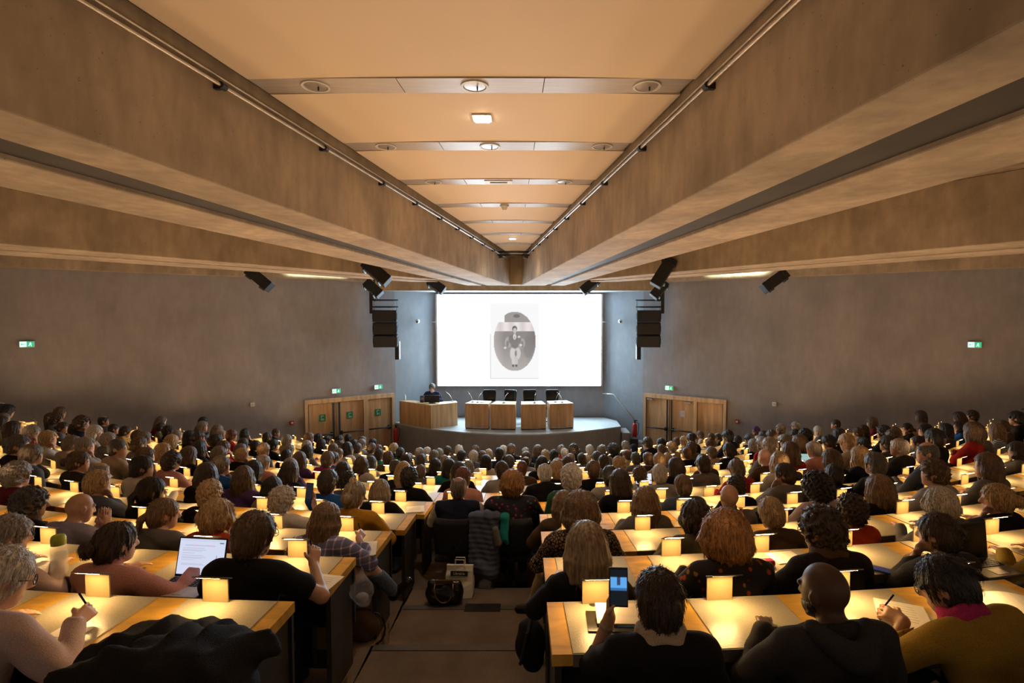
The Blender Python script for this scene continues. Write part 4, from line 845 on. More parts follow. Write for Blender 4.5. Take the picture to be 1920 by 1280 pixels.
def pattern(name, kind, c0, c1, c2=None, scale=30):
    m, t, b = base_mat('cloth_' + name, c0, 0.85, 0, 0.2)
    if kind == 'spots':
        v = node(t, 'ShaderNodeTexVoronoi', Scale=float(scale)); v.feature = 'DISTANCE_TO_EDGE'; n = node(t, 'ShaderNodeTexNoise', Scale=scale * 1.7, Detail=2.0); t.links.new(coords(t), n.inputs['Vector']); t.links.new(coords(t), v.inputs['Vector'])
        ad = node(t, 'ShaderNodeMath', operation='MULTIPLY_ADD'); t.links.new(n.outputs['Fac'], ad.inputs[0]); ad.inputs[1].default_value = 0.35; t.links.new(v.outputs['Distance'], ad.inputs[2])
        t.links.new(ramp(t, ad.outputs[0], c0, c1, 0.28, 0.36), b.inputs['Base Color'])
    elif kind == 'flowers':
        v = node(t, 'ShaderNodeTexVoronoi', Scale=float(scale)); t.links.new(coords(t), v.inputs['Vector']); r = node(t, 'ShaderNodeValToRGB'); cr = r.color_ramp
        cr.elements[0].color = (*c0, 1); cr.elements[0].position = 0.0; cr.elements[1].position = 1.0; cr.elements[1].color = (*c2, 1); cr.interpolation = 'CONSTANT'
        for pos, c in ((0.45, c1), (0.6, c0), (0.72, mul(c1, 0.5)), (0.82, c0), (0.92, c2)): e = cr.elements.new(pos); e.color = (*c, 1)
        sp = node(t, 'ShaderNodeSeparateColor'); t.links.new(v.outputs['Color'], sp.inputs[0]); t.links.new(sp.outputs[0], r.inputs['Fac'])
        mk = ramp(t, v.outputs['Distance'], (1, 1, 1), (0, 0, 0), 0.35, 0.45); mx = node(t, 'ShaderNodeMix', data_type='RGBA'); t.links.new(mk, mx.inputs[0]); mx.inputs[6].default_value = (*c0, 1); t.links.new(r.outputs[0], mx.inputs[7]); t.links.new(mx.outputs[2], b.inputs['Base Color'])
    else:
        cur = None
        for ax in ((0, 2) if kind == 'plaid' else (2,)):
            wv = node(t, 'ShaderNodeTexWave', Scale=float(scale)); wv.bands_direction = 'XYZ'[ax]; t.links.new(coords(t), wv.inputs['Vector']); c = ramp(t, wv.outputs['Fac'], (1, 1, 1), mul(c1, 1.0), 0.88, 0.93) if kind == 'plaid' else ramp(t, wv.outputs['Fac'], c0, c1, 0.45, 0.55)
            if cur is None: cur = c
            else: mx = node(t, 'ShaderNodeMix', data_type='RGBA', blend_type='MULTIPLY'); mx.inputs[0].default_value = 1; t.links.new(cur, mx.inputs[6]); t.links.new(c, mx.inputs[7]); cur = mx.outputs[2]
        if kind == 'plaid': mx = node(t, 'ShaderNodeMix', data_type='RGBA', blend_type='MULTIPLY'); mx.inputs[0].default_value = 1; mx.inputs[6].default_value = (*c0, 1); t.links.new(cur, mx.inputs[7]); cur = mx.outputs[2]
        t.links.new(cur, b.inputs['Base Color'])
pattern('pld', 'plaid', (0.16, 0.17, 0.30), (2.4, 2.0, 1.7), scale=5.2); pattern('chk', 'plaid', (0.10, 0.095, 0.08), (0.25, 0.25, 0.25), scale=9)
pattern('leo', 'spots', (0.012, 0.010, 0.009), (0.30, 0.20, 0.12), scale=42); pattern('flo', 'flowers', (0.035, 0.03, 0.03), (0.5, 0.09, 0.03), (0.42, 0.24, 0.05), 26); pattern('dot', 'flowers', (0.028, 0.03, 0.04), (0.42, 0.06, 0.07), (0.10, 0.16, 0.14), 34); pattern('stp', 'stripe', (0.02, 0.025, 0.05), (0.6, 0.6, 0.6), scale=14)
TOPN['dot'] = 'dark dotted'
STYN = dict(crop='cropped', short='short', curly='curly', bob='bobbed', long='long', ponytail='ponytailed', bun='pinned-up', afro='bushy curly', balding='thinning', bouffant='short full')
# =================================================================== desks, lamps
DZ = 0.72                                              # desk height above its tier
me_inlay = MB().box((0, 0.47, DZ + 0.002), (0.47, 0.418, 0.006)).mesh('inlay', 0.0015)
me_edge = MB().box((0, 0.2585, DZ - 0.025), (0.47, 0.006, 0.056)).mesh('inlay_edge', 0.0)
LX, LY, LH = -0.075, 0.655, 0.118
tl_ = math.radians(27)
me_panel = MB().box((LX, LY, DZ + 0.004 + LH / 2), (0.135, 0.008, LH)).mesh('desk_lamp', 0.002)
_R = Matrix.Rotation(-tl_, 3, 'X')
hinge = Vector((LX, LY + 0.006, DZ + 0.004 + LH + 0.004))
me_hood = MB().box(hinge + _R @ Vector((0.008, -0.045, 0)), (0.155, 0.095, 0.006), _R).mesh('hood', 0.0015)
me_led = MB().add([hinge + _R @ Vector(p) for p in ((-0.060, -0.080, -0.0045), (0.063, -0.080, -0.0045), (0.063, -0.060, -0.0045), (-0.060, -0.060, -0.0045))], [(3, 2, 1, 0)]).mesh('led_strip')
me_led.flip_normals() if me_led.polygons[0].normal.z > 0 else None
SEATW = 0.66
fill_l = bpy.data.lights.new('added_ceiling_fill', 'SPOT'); fill_l.energy = FILL_UPLIGHT_POWER * 2; fill_l.color = FILL_UPLIGHT_COL; fill_l.spot_size = math.radians(166); fill_l.spot_blend = 0.7; fill_l.shadow_soft_size = 0.05  # added fill light aimed upward, not a part of the desk lamps
def wall_gap(p, side):
    c, n = (CL, NL) if side == 'l' else (CR, NR); return (Vector((p.x, p.y)) - c).dot(n)
def inside(p, m=0.75): return wall_gap(p, 'l') > m and wall_gap(p, 'r') > m
def seats_of(n):
    out = []; s = AISLE[1] - XC + 0.33
    while True:
        p, a = polar(rp(n), s)
        if not inside(p) or a > 1.2: break
        out.append(('r', s)); s += SEATW
    s = AISLE[0] - XC - 0.33
    while True:
        p, a = polar(rp(n), s)
        if not inside(p) or a < -1.2: break
        out.append(('l', s)); s -= SEATW
    if n >= 5: out += [('m', -0.90 - XC), ('m', -0.25 - XC)]
    return out
def in_view(p, zt, m=70):
    if p.y < 0.6: return False
    x, y, dep = proj((p.x, p.y, zt)); return -m < x < 1920 + m and y < 1290 + m
DESK_NUM = {}
for n in range(1, ROWS + 1):
    sl = [(k, s) for k, s in seats_of(n) if in_view(polar(rp(n) - 0.5, s, rp(n))[0], zf(n) + DZ, 120)]
    groups = [('left', [s for k, s in sl if k == 'l']), ('right', [s for k, s in sl if k == 'r'])] if n <= 4 else ([('left', [s for k, s in sl if k == 'l']), ('right', [s for k, s in sl if k in 'rm'])] if n <= 6 else [('', [s for k, s in sl])])
    for side, ss in groups:
        if not ss: continue
        s0, s1 = min(ss) - 0.33, max(ss) + 0.33; r = rp(n)
        if n in (5, 6) and side == 'right': s0 = -0.97 - XC
        lab = {'left': '%s long wooden desk from the camera, left of the aisle' % ordinal(n), 'right': '%s long wooden desk from the camera, right of the aisle' % ordinal(n), '': '%s curved row of desks from the camera, lit by its own small lamps' % ordinal(n)}[side]
        if n in (5, 6) and side == 'right': lab = '%s wooden desk row from the camera, starting at mid-aisle and running right' % ordinal(n)
        pm, am = polar(r, (s0 + s1) / 2); rt = thing('desk', lab, 'desk', (pm.x, pm.y, zf(n)), 0, 'rows of lecture desks')
        wt = lambda mb, nm, mat: mb.build(nm, mat, rt, world=True)
        k = max(2, int((s1 - s0) / 0.33))
        wt(arc_band(MB(), r - 0.685, r - 0.26, s0 / r, s1 / r, zf(n) + DZ - 0.052, zf(n) + DZ, k), 'worktop', 'desk_wood')
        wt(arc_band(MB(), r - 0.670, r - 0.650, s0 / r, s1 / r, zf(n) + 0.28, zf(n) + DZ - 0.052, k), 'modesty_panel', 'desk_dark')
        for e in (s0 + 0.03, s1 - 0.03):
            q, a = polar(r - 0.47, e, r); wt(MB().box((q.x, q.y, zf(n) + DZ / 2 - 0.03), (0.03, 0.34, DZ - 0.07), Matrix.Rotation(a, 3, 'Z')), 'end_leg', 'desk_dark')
        for s in sorted(ss):
            q, a = polar(r, s); loc = Vector((q.x, q.y, zf(n))) - rt.location
            i_ = put('inlay', me_inlay, 'leather', rt, loc, (0, 0, a)); put('inlay_edge', me_edge, 'leather_edge', i_)
            l_ = put('desk_lamp', me_panel, 'lamp_panel', rt, loc, (0, 0, a)); put('hood', me_hood, 'lamp_hood', l_); put('led_strip', me_led, 'led', l_)
            if round(s / SEATW) % 2: continue
            u_ = bpy.data.objects.new('fill_uplight', fill_l); COL.objects.link(u_); u_.parent = l_; u_.location = (LX, LY - 0.02, DZ + LH + 0.08); u_.rotation_euler = (math.pi, 0, 0)  # unseen spot added over every second lamp to brighten the ceiling
        DESK_NUM[(n, side)] = (rt, ss)
def number(n, side, idx, txt):
    rt, ss = DESK_NUM[(n, side)]; s = sorted(ss, key=abs)[idx]; q, a = polar(rp(n), s)
    R = Matrix.Rotation(a, 4, 'Z'); loc = Vector((q.x, q.y, zf(n))) + R.to_3x3() @ Vector((-0.14 if side == 'right' else 0.0, 0.254, DZ - 0.027)) - rt.location
    o = put('seat_number', text_mesh(txt, 0.035, 0.0008), 'black_metal', rt, loc); o.rotation_euler = (math.radians(90), 0, a)
number(1, 'right', 0, '20'); number(1, 'right', 1, '21'); number(1, 'left', 0, '25'); number(2, 'right', 0, '22')

# =================================================================== chairs
def curved_back(w=0.45, z0=0.47, z1=0.86, t=0.035, n=10):
    mb = MB(); vs = []; rows = 6
    for side in (0, 1):
        for j in range(rows + 1):
            q = j / rows; z = z0 + (z1 - z0) * q; ww = w * (0.90 + 0.10 * math.sin(math.pi * min(1, q * 1.2) / 2)) * (1 - 0.10 * max(0, q - 0.85) / 0.15)
            for i in range(n + 1):
                u = i / n * 2 - 1; y = -0.20 - 0.03 * q - 0.0 + 0.045 * u * u + (0 if side else -t); vs.append((u * ww / 2, y, z))
    N = (rows + 1) * (n + 1); fs = []
    for j in range(rows):
        for i in range(n):
            a = j * (n + 1) + i; fs += [(a, a + 1, a + n + 2, a + n + 1), (N + a, N + a + n + 1, N + a + n + 2, N + a + 1)]
    for i in range(n): fs += [(i, N + i, N + i + 1, i + 1), (rows * (n + 1) + i, rows * (n + 1) + i + 1, N + rows * (n + 1) + i + 1, N + rows * (n + 1) + i)]
    for j in range(rows): a, b = j * (n + 1), (j + 1) * (n + 1); fs += [(a, b, N + b, N + a), (a + n, N + a + n, N + b + n, b + n)]
    return mb.add(vs, fs)
me_cback = curved_back().mesh('backrest', 0, True)
_b = MB(); _b.prism([(-0.21, -0.20), (0.21, -0.20), (0.235, 0.0), (0.22, 0.2), (-0.22, 0.2), (-0.235, 0.0)], 0.385, 0.435); me_cseat = _b.mesh('seat', 0.012, True)
me_cpost = MB().box((0, -0.06, 0.2), (0.07, 0.07, 0.37)).mesh('pedestal', 0.006); me_cfoot = MB().box((0, -0.04, 0.012), (0.36, 0.32, 0.024)).mesh('foot_plate', 0.006); me_cbrk = MB().tube([(0, -0.15, 0.38), (0, -0.24, 0.42), (0, -0.245, 0.6)], 0.02, 8).mesh('back_bracket')
def chair(p, a, z, label):
    rt = thing('chair', label, 'chair', (p.x, p.y, z), a, 'dark lecture hall chairs')
    for nm, me, m in (('backrest', me_cback, 'chair_fabric'), ('seat', me_cseat, 'chair_fabric'), ('pedestal', me_cpost, 'black_metal'), ('foot_plate', me_cfoot, 'black_metal'), ('back_bracket', me_cbrk, 'black_metal')): put(nm, me, m, rt)
    return rt

# =================================================================== the audience
# measured in four enlargements of the photograph: x, y of each head's crown; style, hair colour, top colour, turn
STY = dict(s='short', c='curly', b='bob', l='long', p='ponytail', u='bun', a='afro', d='balding', x='none', k='crop', f='bouffant')
CROPS = [((0, 760), """310,95 s blk nvy R|265,170 s gry red R|410,215 s bld wht R|515,195 u dbr dbl R|690,90 c dbr nvy R|700,190 s bld bei R|810,170 b lgy bei R|965,185 k blk blk|1060,190 s dbr mus|925,230 s gry gry R|1240,220 s gbr chr|1195,265 s brn gry|1290,270 d gry bei|1435,175 c blk blk|1470,250 b bld blk|1400,320 l bld bei R|1625,215 b blk blk|1705,215 u dbr red|615,260 s gbr bei|735,270 s gry lgr R|1010,280 k dgy bei R|160,250 s dgy blk R|275,330 s gbr dbl|510,345 l dbr blk|680,385 u brn chr R|880,365 s gbr bei R|1250,360 b brn olv R|1225,430 s blk wht R|1475,395 c dbr pnk|1620,350 b brn blk|1710,300 l blk blk|1770,490 b dbr blk|150,480 c gry drd|290,605 s dbr drd R|860,480 d gry gry R|845,555 s bld dbl R|1165,525 c brn olv R|1320,515 s dbr chr|1350,590 d gin brn|1570,520 c lgy gry R|60,625 s gry blk R|1800,640 c bld blk|1825,715 c gbr blk"""),
 ((380, 760), """155,200 d gry brn|120,245 s blk blk|250,205 s aub red|360,220 l blk blk|350,280 b dbr blk|180,300 s brn red|140,350 s gbr brn|340,365 s bld blk R|455,300 s blk blk|555,230 s dbr bei|635,235 s blk blk|725,250 s gry bei|525,320 s bld dbl|605,290 s blk blk|690,315 s bld bei|745,330 s gry bei|915,235 b lbr gry|990,250 b blk blk|895,300 s lgy drd|1020,285 l blk blk|1065,262 s blk blk|1170,255 s blk blk|1250,245 s blk blk|1120,325 s gbr gry|1175,300 c brn blk|1240,312 b blk wht|1295,290 s blk gry|1365,285 s gry lgr|1330,322 s brn lgr|1450,320 s brn gry|1505,335 c aub blk|1515,372 s dbr tea|1640,320 s bld blk|1695,360 s blk grn|160,430 s gbr blu|520,410 d gry pnk|830,395 b brn pur|1120,400 s blk blu|1075,392 s gbr mag|1360,435 l brn wht|1440,435 b dgy wht|1590,395 c brn olv|1650,455 d dgy nvy|1720,480 l bld nvy|1745,415 s dbr gry|1640,388 s dgy gry|1875,415 s dgy gry|1865,355 d gry gry|435,470 l blk nvy|350,515 l brn pur|745,480 b dbr nvy|750,450 b gry pur|1075,545 s dbr blu|1245,590 c blk dbl|1470,560 c lbr gry|1770,530 c blk blk|1870,540 d gbr gry|600,635 l blk bei|1705,600 b gry blk|1090,665 s gry nvy R"""),
 ((760, 800), """125,170 d gry gry|190,165 d lgy bei|290,185 s gry chr|365,165 s brn blk|460,155 s lgy gry|485,200 s blk nvy|585,200 s lgy dbl|245,200 s gbr gry|335,235 d gry brn|130,235 s dbr blk|30,235 s brn blk|255,270 l blk blk|375,275 b blk tea|460,300 l dbr blk|540,290 c gry pnk|690,240 b blk wht|715,190 s bld bei|660,205 s brn gry|840,150 d lgy gry|805,180 s blk nvy|910,145 s brn blk|1030,175 s gry bei|890,240 s dgy gry|1035,210 b brn chr|1000,285 k aub brn|1135,155 b brn nvy|1200,195 s bld gry|1170,250 b blk blk|1275,195 s blk blk|1335,155 s gbr red|1365,185 s lgy bei|1440,145 c dbr blk|1415,220 d gry nvy|1480,185 s dgy blk|1510,225 s dbr gry|1580,155 s lgy bei|1685,145 d gry chr|1780,150 a blk blk|1885,120 s gry nvy|1640,210 s dgy chr|1390,250 s brn olv|1300,262 k aub brn|1295,285 s bld blk|1195,305 d lgy blk|1420,320 c lgy grn|1510,310 c brn blk|1610,290 s brn blk|1700,240 s dbr gry|1830,255 c bld bei|1750,330 u blk lgr|825,295 s dbr lgr|1030,330 d dbr lil|495,345 s aub pnk|145,350 d dbr gry|1300,400 l dbr brn|1840,365 b dbr blk"""),
 ((1140, 760), """220,325 k nvyhat nvy|335,295 b lgy dbl|340,270 s dbr blk|455,280 s blk gry|545,305 s bld bei|590,285 b aub brn|650,260 s bld bei|715,235 s dbr blk|790,215 s gbr bei|940,240 d dgy blk|715,310 c brn olv|670,355 k aub blk|770,285 s blk blk|870,300 s aub brn|885,350 s gbr bei|1025,180 s blk nvy|1025,225 l blk blk|1105,255 l dbr brn|1035,320 s blk blk|1270,175 k purhat wht L|1330,215 b dbr blk|1400,205 s brn gry|1480,155 s gry wht L|1600,200 s blk blk|1690,200 c blk blk|1800,175 s lgy dbl R|1750,225 l blk blk|1890,250 s blk blk|1210,240 s dgy blk|1245,285 b gry blk|1325,265 s gry red|1385,260 s gry gry|1525,250 s gbr bei|1640,250 b brn nvy|1760,295 d gry pnk|1560,310 b brn red|1470,395 b bld wht|1340,365 x fair brn|1510,490 u dbr gry L|1100,460 s gbr red|1185,430 c dbr blk|1270,500 b dbr nvy|815,430 s dbr gry|925,510 s lgy nvy|1100,605 c dbr blk|160,370 d brn bei|235,400 s dgy gry|340,390 d brn chr|440,405 s bld bei|270,520 c brn wht|445,500 s lgy lgr|510,480 s bld gry|580,445 b dbr blk|515,560 c dbr bei|240,590 l lgy gry|1660,545 c dbr drd"""),
 ((1500, 760), """330,190 l blk blk|385,185 s dbr gry|440,190 b bld bei|550,195 b dbr blk L|400,240 s bld bei|495,265 s brn gry|715,170 c blk blk|800,200 s brn drd|930,155 s blk blk L|1075,155 s blk gry L|1180,135 s bld wht|1150,195 s blk blk|1375,135 l dbr blu L|1480,140 b brn red|1580,65 s dbr wht L|1540,170 d gry bei L|1690,150 l lbr stp|1820,95 s lbr bei L|1880,50 s blk blk|1880,125 s lgy pnk L|1845,215 s blk gry L|1860,310 b dbr gry L|1640,265 s blk chr L|255,255 s blk red|110,295 d gry bei|275,320 s bld blk|395,285 s brn blk L|550,290 s blk wht|745,255 s dbr chk|845,270 d lgy chr|1010,280 s dbr gry|1085,305 d dgy dbl L|1200,255 c brn dbl|1300,330 c gry blk|1370,290 c brn brn|1600,405 l brn gry L|510,350 b bld nvy|265,375 b brn blk|640,400 s dgy chr|660,445 b blk mag L|210,480 l bld bei|290,500 s blk nvy|415,590 p dbr nvy|775,535 s aub bei|1140,465 c brn lgr L|1190,630 b brn bei|1515,590 s gry chk L|1880,490 c dbr pur""")]
# near rows, looked at one by one: x, y, row, style, hair, top, skin, pose, label, extras
A = 'at'
NEAR = [
 dict(x=1235, y=1066, n=1, hair=('short', 'dbr'), top='blk', skin='light', label='person in black with pale scarf photographing the screen with a raised phone', ex=('scarf:bei', 'watch'), kind='elbow', bulk=1.06, lean=10, hp=2, L=(A, (-0.19, 0.26, 0.99), (0.06, 0.12, 1), (0.75, -0.3, 0), 0.6, (-0.3, 0.1, -1)), R=('lap',), phone=1, h=0.009),
 dict(x=1545, y=1050, n=1, hair=None, top='chr', skin='deep', label='bald dark-skinned person in charcoal hoodie, seen from behind in the nearest row', ex=('hood:chr', 'beard'), bulk=1.22, lean=12, hy=20, hr=-4, hp=8, L=('desk',), R=('lap',), h=0.010),
 dict(x=1772, y=1052, n=1, hair=('short', 'blk'), top='mus', skin='tan', label='person in olive mustard jumper and magenta scarf bent left writing on paper', ex=('scarf:mag', 'pen:L', 'glasses'), bulk=1.15, lean=26, side=-10, hy=38, hp=24, L=(A, (-0.26, 0.36, 0.765), (-0.4, 0.9, 0.1), (0.6, 0.1, -0.75), 0.7), R=('desk',), h=0.0095, dx=0.05),
 dict(x=0, y=1028, n=1, hair=('short', 'lgy'), top='pnk2', skin='fair', label='white-haired person in pale pink cardigan writing at the bottom left', ex=('pen:R', 'glasses'), bulk=1.1, lean=20, hy=-32, hp=20, L=('desk',), R=(A, (0.26, 0.36, 0.785), (-0.15, 0.95, 0.15), (-0.75, 0.1, -0.6), 0.75), h=0.0095),
 dict(x=1100, y=1003, n=2, hair=('bob', 'gbr2'), top='blk', skin='light', label='person with straight grey-blond bob in black, second row right at the aisle', lean=14, hp=10, L=('desk',), R=('desk',), big=1.18),
 dict(x=1360, y=963, n=2, hair=('bouffant', 'gin'), top='flo', skin='fair', label='person with short ginger blond hair in dark floral blouse', bulk=1.12, lean=10, hy=10, L=('desk',), R=('desk',), big=1.12),
 dict(x=1540, y=953, n=2, hair=('curly', 'dbr'), top='blk2', skin='light', label='person with dark tousled hair in black-brown jumper with ornate collar, second row right', ex=('scarf:brn', 'glasses'), bulk=1.1, lean=14, hy=30, hp=12, L=(A, (-0.24, 0.40, 0.76), (0, 1, 0), (0, 0, -1), 0.5), R=('desk',), big=1.05),
 dict(x=1757, y=963, n=2, hair=('short', 'dbr'), top='chr', skin='light', label='person with short dark hair, hand at chin, beside the black laptop', lean=12, hy=24, hp=6, L=('chin',), R=('desk',), h=0.010),
 dict(x=1985, y=1000, n=2, hair=('short', 'dbr'), top='mus', skin='light', label='person in mustard sleeve cut off by the right edge of the picture', lean=10, L=('desk',), R=('desk',)),
 dict(x=18, y=995, n=2, hair=('short', 'gry'), top='pnk2', skin='fair', label='grey-haired person with glasses in pale pink top, second row at left edge', ex=('glasses',), lean=14, hy=-30, hp=14, L=('desk',), R=('desk',)),
 dict(x=219, y=991, n=2, hair=('bun', 'dbr'), top='pnk', skin='fair', label='person with dark pinned-up hair in pink polo neck typing on a laptop', ex=('collar:pnk',), bulk=0.98, lean=10, hy=-22, hp=6, L=('desk',), R=(A, (0.36, 0.42, 0.79), (0.45, 0.9, 0.0), (0, 0, -1), 0.3), h=0.010, big=1.0),
 dict(x=478, y=962, n=2, hair=('short', 'brn'), top='blk', kind='short', skin='light', label='person with short brown hair and glasses in black t-shirt writing on paper', ex=('glasses', 'pen:R'), bulk=1.12, lean=12, hy=-18, hp=10, L=('desk',), R=(A, (0.27, 0.36, 0.83), (-0.15, 0.55, 0.65), (-0.7, 0.5, -0.4), 0.75, (0.9, -0.1, -0.7)), h=0.0095, big=1.05),
 dict(x=1088, y=927, n=3, hair=('bouffant', 'lbr'), top='leo', skin='fair', label='person with fluffy light brown hair in leopard print blouse, legs crossed into the aisle', bulk=1.16, lean=12, hy=8, L=('desk',), R=('desk',), legs='aisle_left', big=1.12),
 dict(x=1303, y=942, n=3, hair=('bouffant', 'dbr'), top='olv', skin='light', label='person with short dark brown hair in olive top, third row right', lean=16, hp=10, L=('desk',), R=('desk',)),
 dict(x=1445, y=951, n=3, hair=('short', 'bld'), top='brn', skin='fair', label='person with short blond hair in brown top behind the pink case', lean=18, hp=14, L=('desk',), R=('desk',)),
 dict(x=1596, y=930, n=3, hair=('curly', 'dbr'), top='ora', skin='tan', label='person with short dark curls in orange red top, third row right', kind='vest', lean=10, L=('desk',), R=('desk',)),
 dict(x=1762, y=927, n=3, hair=('bouffant', 'lgy'), top='gry', skin='fair', label='person with wavy white-blond hair, third row right, in front of the dark-haired chin-holder', lean=10, L=('desk',), R=('desk',)),
 dict(x=1868, y=908, n=3, hair=('bun', 'bld'), top='blk', kind='elbow', skin='fair', label='person with blond bun at the nape and black low-backed top facing left', lean=6, hy=48, hp=2, L=('chin',), R=('desk',), h=0.010, big=1.05),
 dict(x=150, y=927, n=3, hair=None, top='lil', kind='short', skin='light', label='bald person in grey lilac t-shirt with palms pressed together', ex=('watch',), bulk=1.18, lean=16, hy=-12, hp=16, L=(A, (0.15, 0.26, 0.95), (0.1, 0.10, 1), (1, -0.1, 0), 0.03, (-0.6, 0.5, -0.7)), R=(A, (0.225, 0.26, 0.95), (-0.06, 0.10, 1), (-1, -0.1, 0), 0.03, (0.6, 0.3, -0.7)), h=0.0095),
 dict(x=308, y=947, n=3, hair=('ponytail', 'lbr'), top='gry', skin='fair', label='person with light brown ponytail in grey top left of the laptop', lean=14, hy=-34, hp=8, L=('desk',), R=('desk',)),
 dict(x=408, y=946, n=3, hair=('bouffant', 'bld'), top='ora', skin='fair', label='person with blond bobbed hair in orange red top behind the open laptop', lean=12, hy=-12, hp=6, L=('desk',), R=('desk',)),
 dict(x=612, y=962, n=3, hair=('bob', 'lbr'), top='pld', skin='fair', label='person in blue plaid shirt and jeans sitting cross-legged into the aisle', ex=('pen:R',), bulk=1.15, lean=20, hy=-14, hp=14, L=('desk',), R=(A, (0.22, 0.40, 0.79), (0.0, 0.9, 0.2), (-0.7, 0, -0.7), 0.7), legs='aisle', trousers='denim', h=0.010),
 dict(x=58, y=914, n=3, hair=('curly', 'dgy'), top='blk', skin='tan', label='person with dark wavy hair and dark scarf, third row at left edge', ex=('scarf:brn',), lean=12, hy=-30, hp=8, L=('desk',), R=('desk',)),
 dict(x=665, y=902, n=4, hair=('bun', 'gbr2'), top='yel', skin='fair', label='person in mustard yellow jumper with grey hair in a topknot', bulk=1.12, lean=14, hy=-10, hp=8, L=('desk',), R=('desk',), topknot=1),
 dict(x=530, y=912, n=4, hair=('curly', 'lgy'), top='wht', skin='fair', label='person with curly white hair in cream top holding up a phone', lean=6, hy=-16, hp=2, L=('desk',), R=(A, (0.20, 0.34, 1.02), (-0.1, 0.15, 1), (-0.5, -0.7, 0), 0.55, (0.7, 0.1, -0.8)), h=0.010),
 dict(x=285, y=896, n=4, hair=('ponytail', 'blk'), top='blk', skin='tan', label='person with thick black ponytail, fourth row left', lean=8, hy=-30, L=('desk',), R=('desk',), big=1.12),
 dict(x=713, y=907, n=5, hair=('bob', 'gbr2'), top='blk', skin='fair', label='person with greying bob in black jumper at the desk end, fifth row left', bulk=1.08, lean=18, hp=8, L=('desk',), R=('write',), trousers='denim'),
 dict(x=860, y=892, n=5, chair=1, hair=('balding', 'gbr'), top='nvy', skin='tan', label='person with thinning hair in quilted navy body warmer on a black chair', bulk=1.2, lean=6, L=('desk',), R=('desk',), sleeves='wht'),
 dict(x=960, y=882, n=5, chair=1, hair=('bouffant', 'gin'), top='dot', skin='fair', label='person with short ginger hair in dark dotted blouse on a black chair', bulk=1.22, lean=6, L=('desk',), R=('desk',)),
 dict(x=1057, y=920, n=4, hair=('long', 'lbr'), top='brn', skin='fair', label='person with long light brown hair half hidden by the leopard print blouse', lean=10, hy=16, L=('desk',), R=('desk',)),
 dict(x=1210, y=921, n=4, hair=('long', 'lbr'), top='gry', skin='fair', label='person with loose wavy light brown hair in grey, fourth row right', lean=12, hp=6, L=('desk',), R=('desk',), big=1.15),
 dict(x=1367, y=906, n=4, hair=None, top='gry', skin='light', label='bald person in grey roll-neck jumper, fourth row right', ex=('collar:gry',), bulk=1.15, lean=6, L=('desk',), R=('desk',), big=1.1),
 dict(x=1280, y=889, n=5, hair=('bun', 'lbr'), top='dbl', skin='fair', label='person with light brown hair in a low bun and blue-grey shirt', bulk=1.1, lean=12, L=('desk',), R=('desk',)),
 dict(x=1532, y=889, n=4, hair=('afro', 'blk'), top='pnk2', skin='tan', label='person with big black curly hair in pale pink top, fourth row right', lean=8, L=('desk',), R=('desk',)),
 dict(x=1648, y=897, n=4, hair=('bob', 'lbr'), top='blk', skin='fair', label='person with straight blond-tipped bob in black, fourth row right', lean=6, L=('desk',), R=('desk',), big=1.15),
]
MATS['cloth_pnk2'] = noisy('cloth_pnk2', (0.50, 0.375, 0.365), 0.88, (210, 210, 260), 1, 0.16, bump=0.2, spec=0.2); TOPN['pnk2'] = 'pale pink'
MATS['cloth_blk2'] = noisy('cloth_blk2', (0.02, 0.014, 0.011), 0.85, (120, 120, 120), 4, 0.3, bump=0.3, spec=0.2)
c_ = (0.27, 0.20, 0.13); m_, t_, b_ = base_mat('hair_gbr2', c_, 0.42); n_ = node(t_, 'ShaderNodeTexNoise', Detail=4.0, Scale=1.0, Distortion=0.4); t_.links.new(coords(t_, (75, 75, 8)), n_.inputs['Vector']); t_.links.new(ramp(t_, n_.outputs['Fac'], mul(c_, 0.4), mul(c_, 1.7), 0.32, 0.7), b_.inputs['Base Color'])
HAIRC['nvyhat'] = HAIRC['purhat'] = None; MATS['hair_nvyhat'] = MATS['cloth_nvy']; MATS['hair_purhat'] = MATS['cloth_pur']; HAIRN['nvyhat'] = 'navy cap'; HAIRN['purhat'] = 'purple cap'

TOPH = 1.262                                            # crown of an upright sitter above the tier
def row_point(px, n):
    r = rp(n); k = (px - PX) / F; D = 22 - r
    for _ in range(30):
        x = k * D * 1.0; u = x - XC
        if abs(u) >= r: u = math.copysign(r * 0.99, u)
        D = 0.5 * D + 0.5 * (CY - math.sqrt(r * r - u * u))
    return Vector((k * D, D, 0))
def crown_y(px, n, top=TOPH):
    p = row_point(px, n); return proj((p.x, p.y, zf(n) + top))[1], p
# ---- shared meshes for the far rows
VAR = [dict(lean=8), dict(lean=14, hp=16, R=('write',)), dict(lean=2, L=('lap',), R=('lap',)), dict(lean=10, R=('chin',), hy=14), dict(lean=7, hy=-20), dict(lean=9, hy=20), dict(lean=20, hp=20, R=('write',)), dict(lean=-2, L=('cross',), R=('cross',), hp=0), dict(lean=8, hy=45), dict(lean=8, hy=-45), dict(lean=12, hy=40, L=('chin',)), dict(lean=12, hy=-40, R=('chin',))]
FAR = []
for i, v in enumerate(VAR):
    J = skeleton(v); FAR.append((J, body_mesh(J, 0.0165, False), top_mesh(J, 0.0165, 'long', i), trousers_mesh(J, 0.022, i, True)))
HAIRS = {st: [hair_mesh(st, k + 1, 0.0105) for k in range(3 if st in ('short', 'bob', 'curly', 'long') else 2)] for st in STYN}
rs_ = random.Random(5)
def face_angle(p): return math.atan2(-(XC - p.x), 19.0 - p.y)
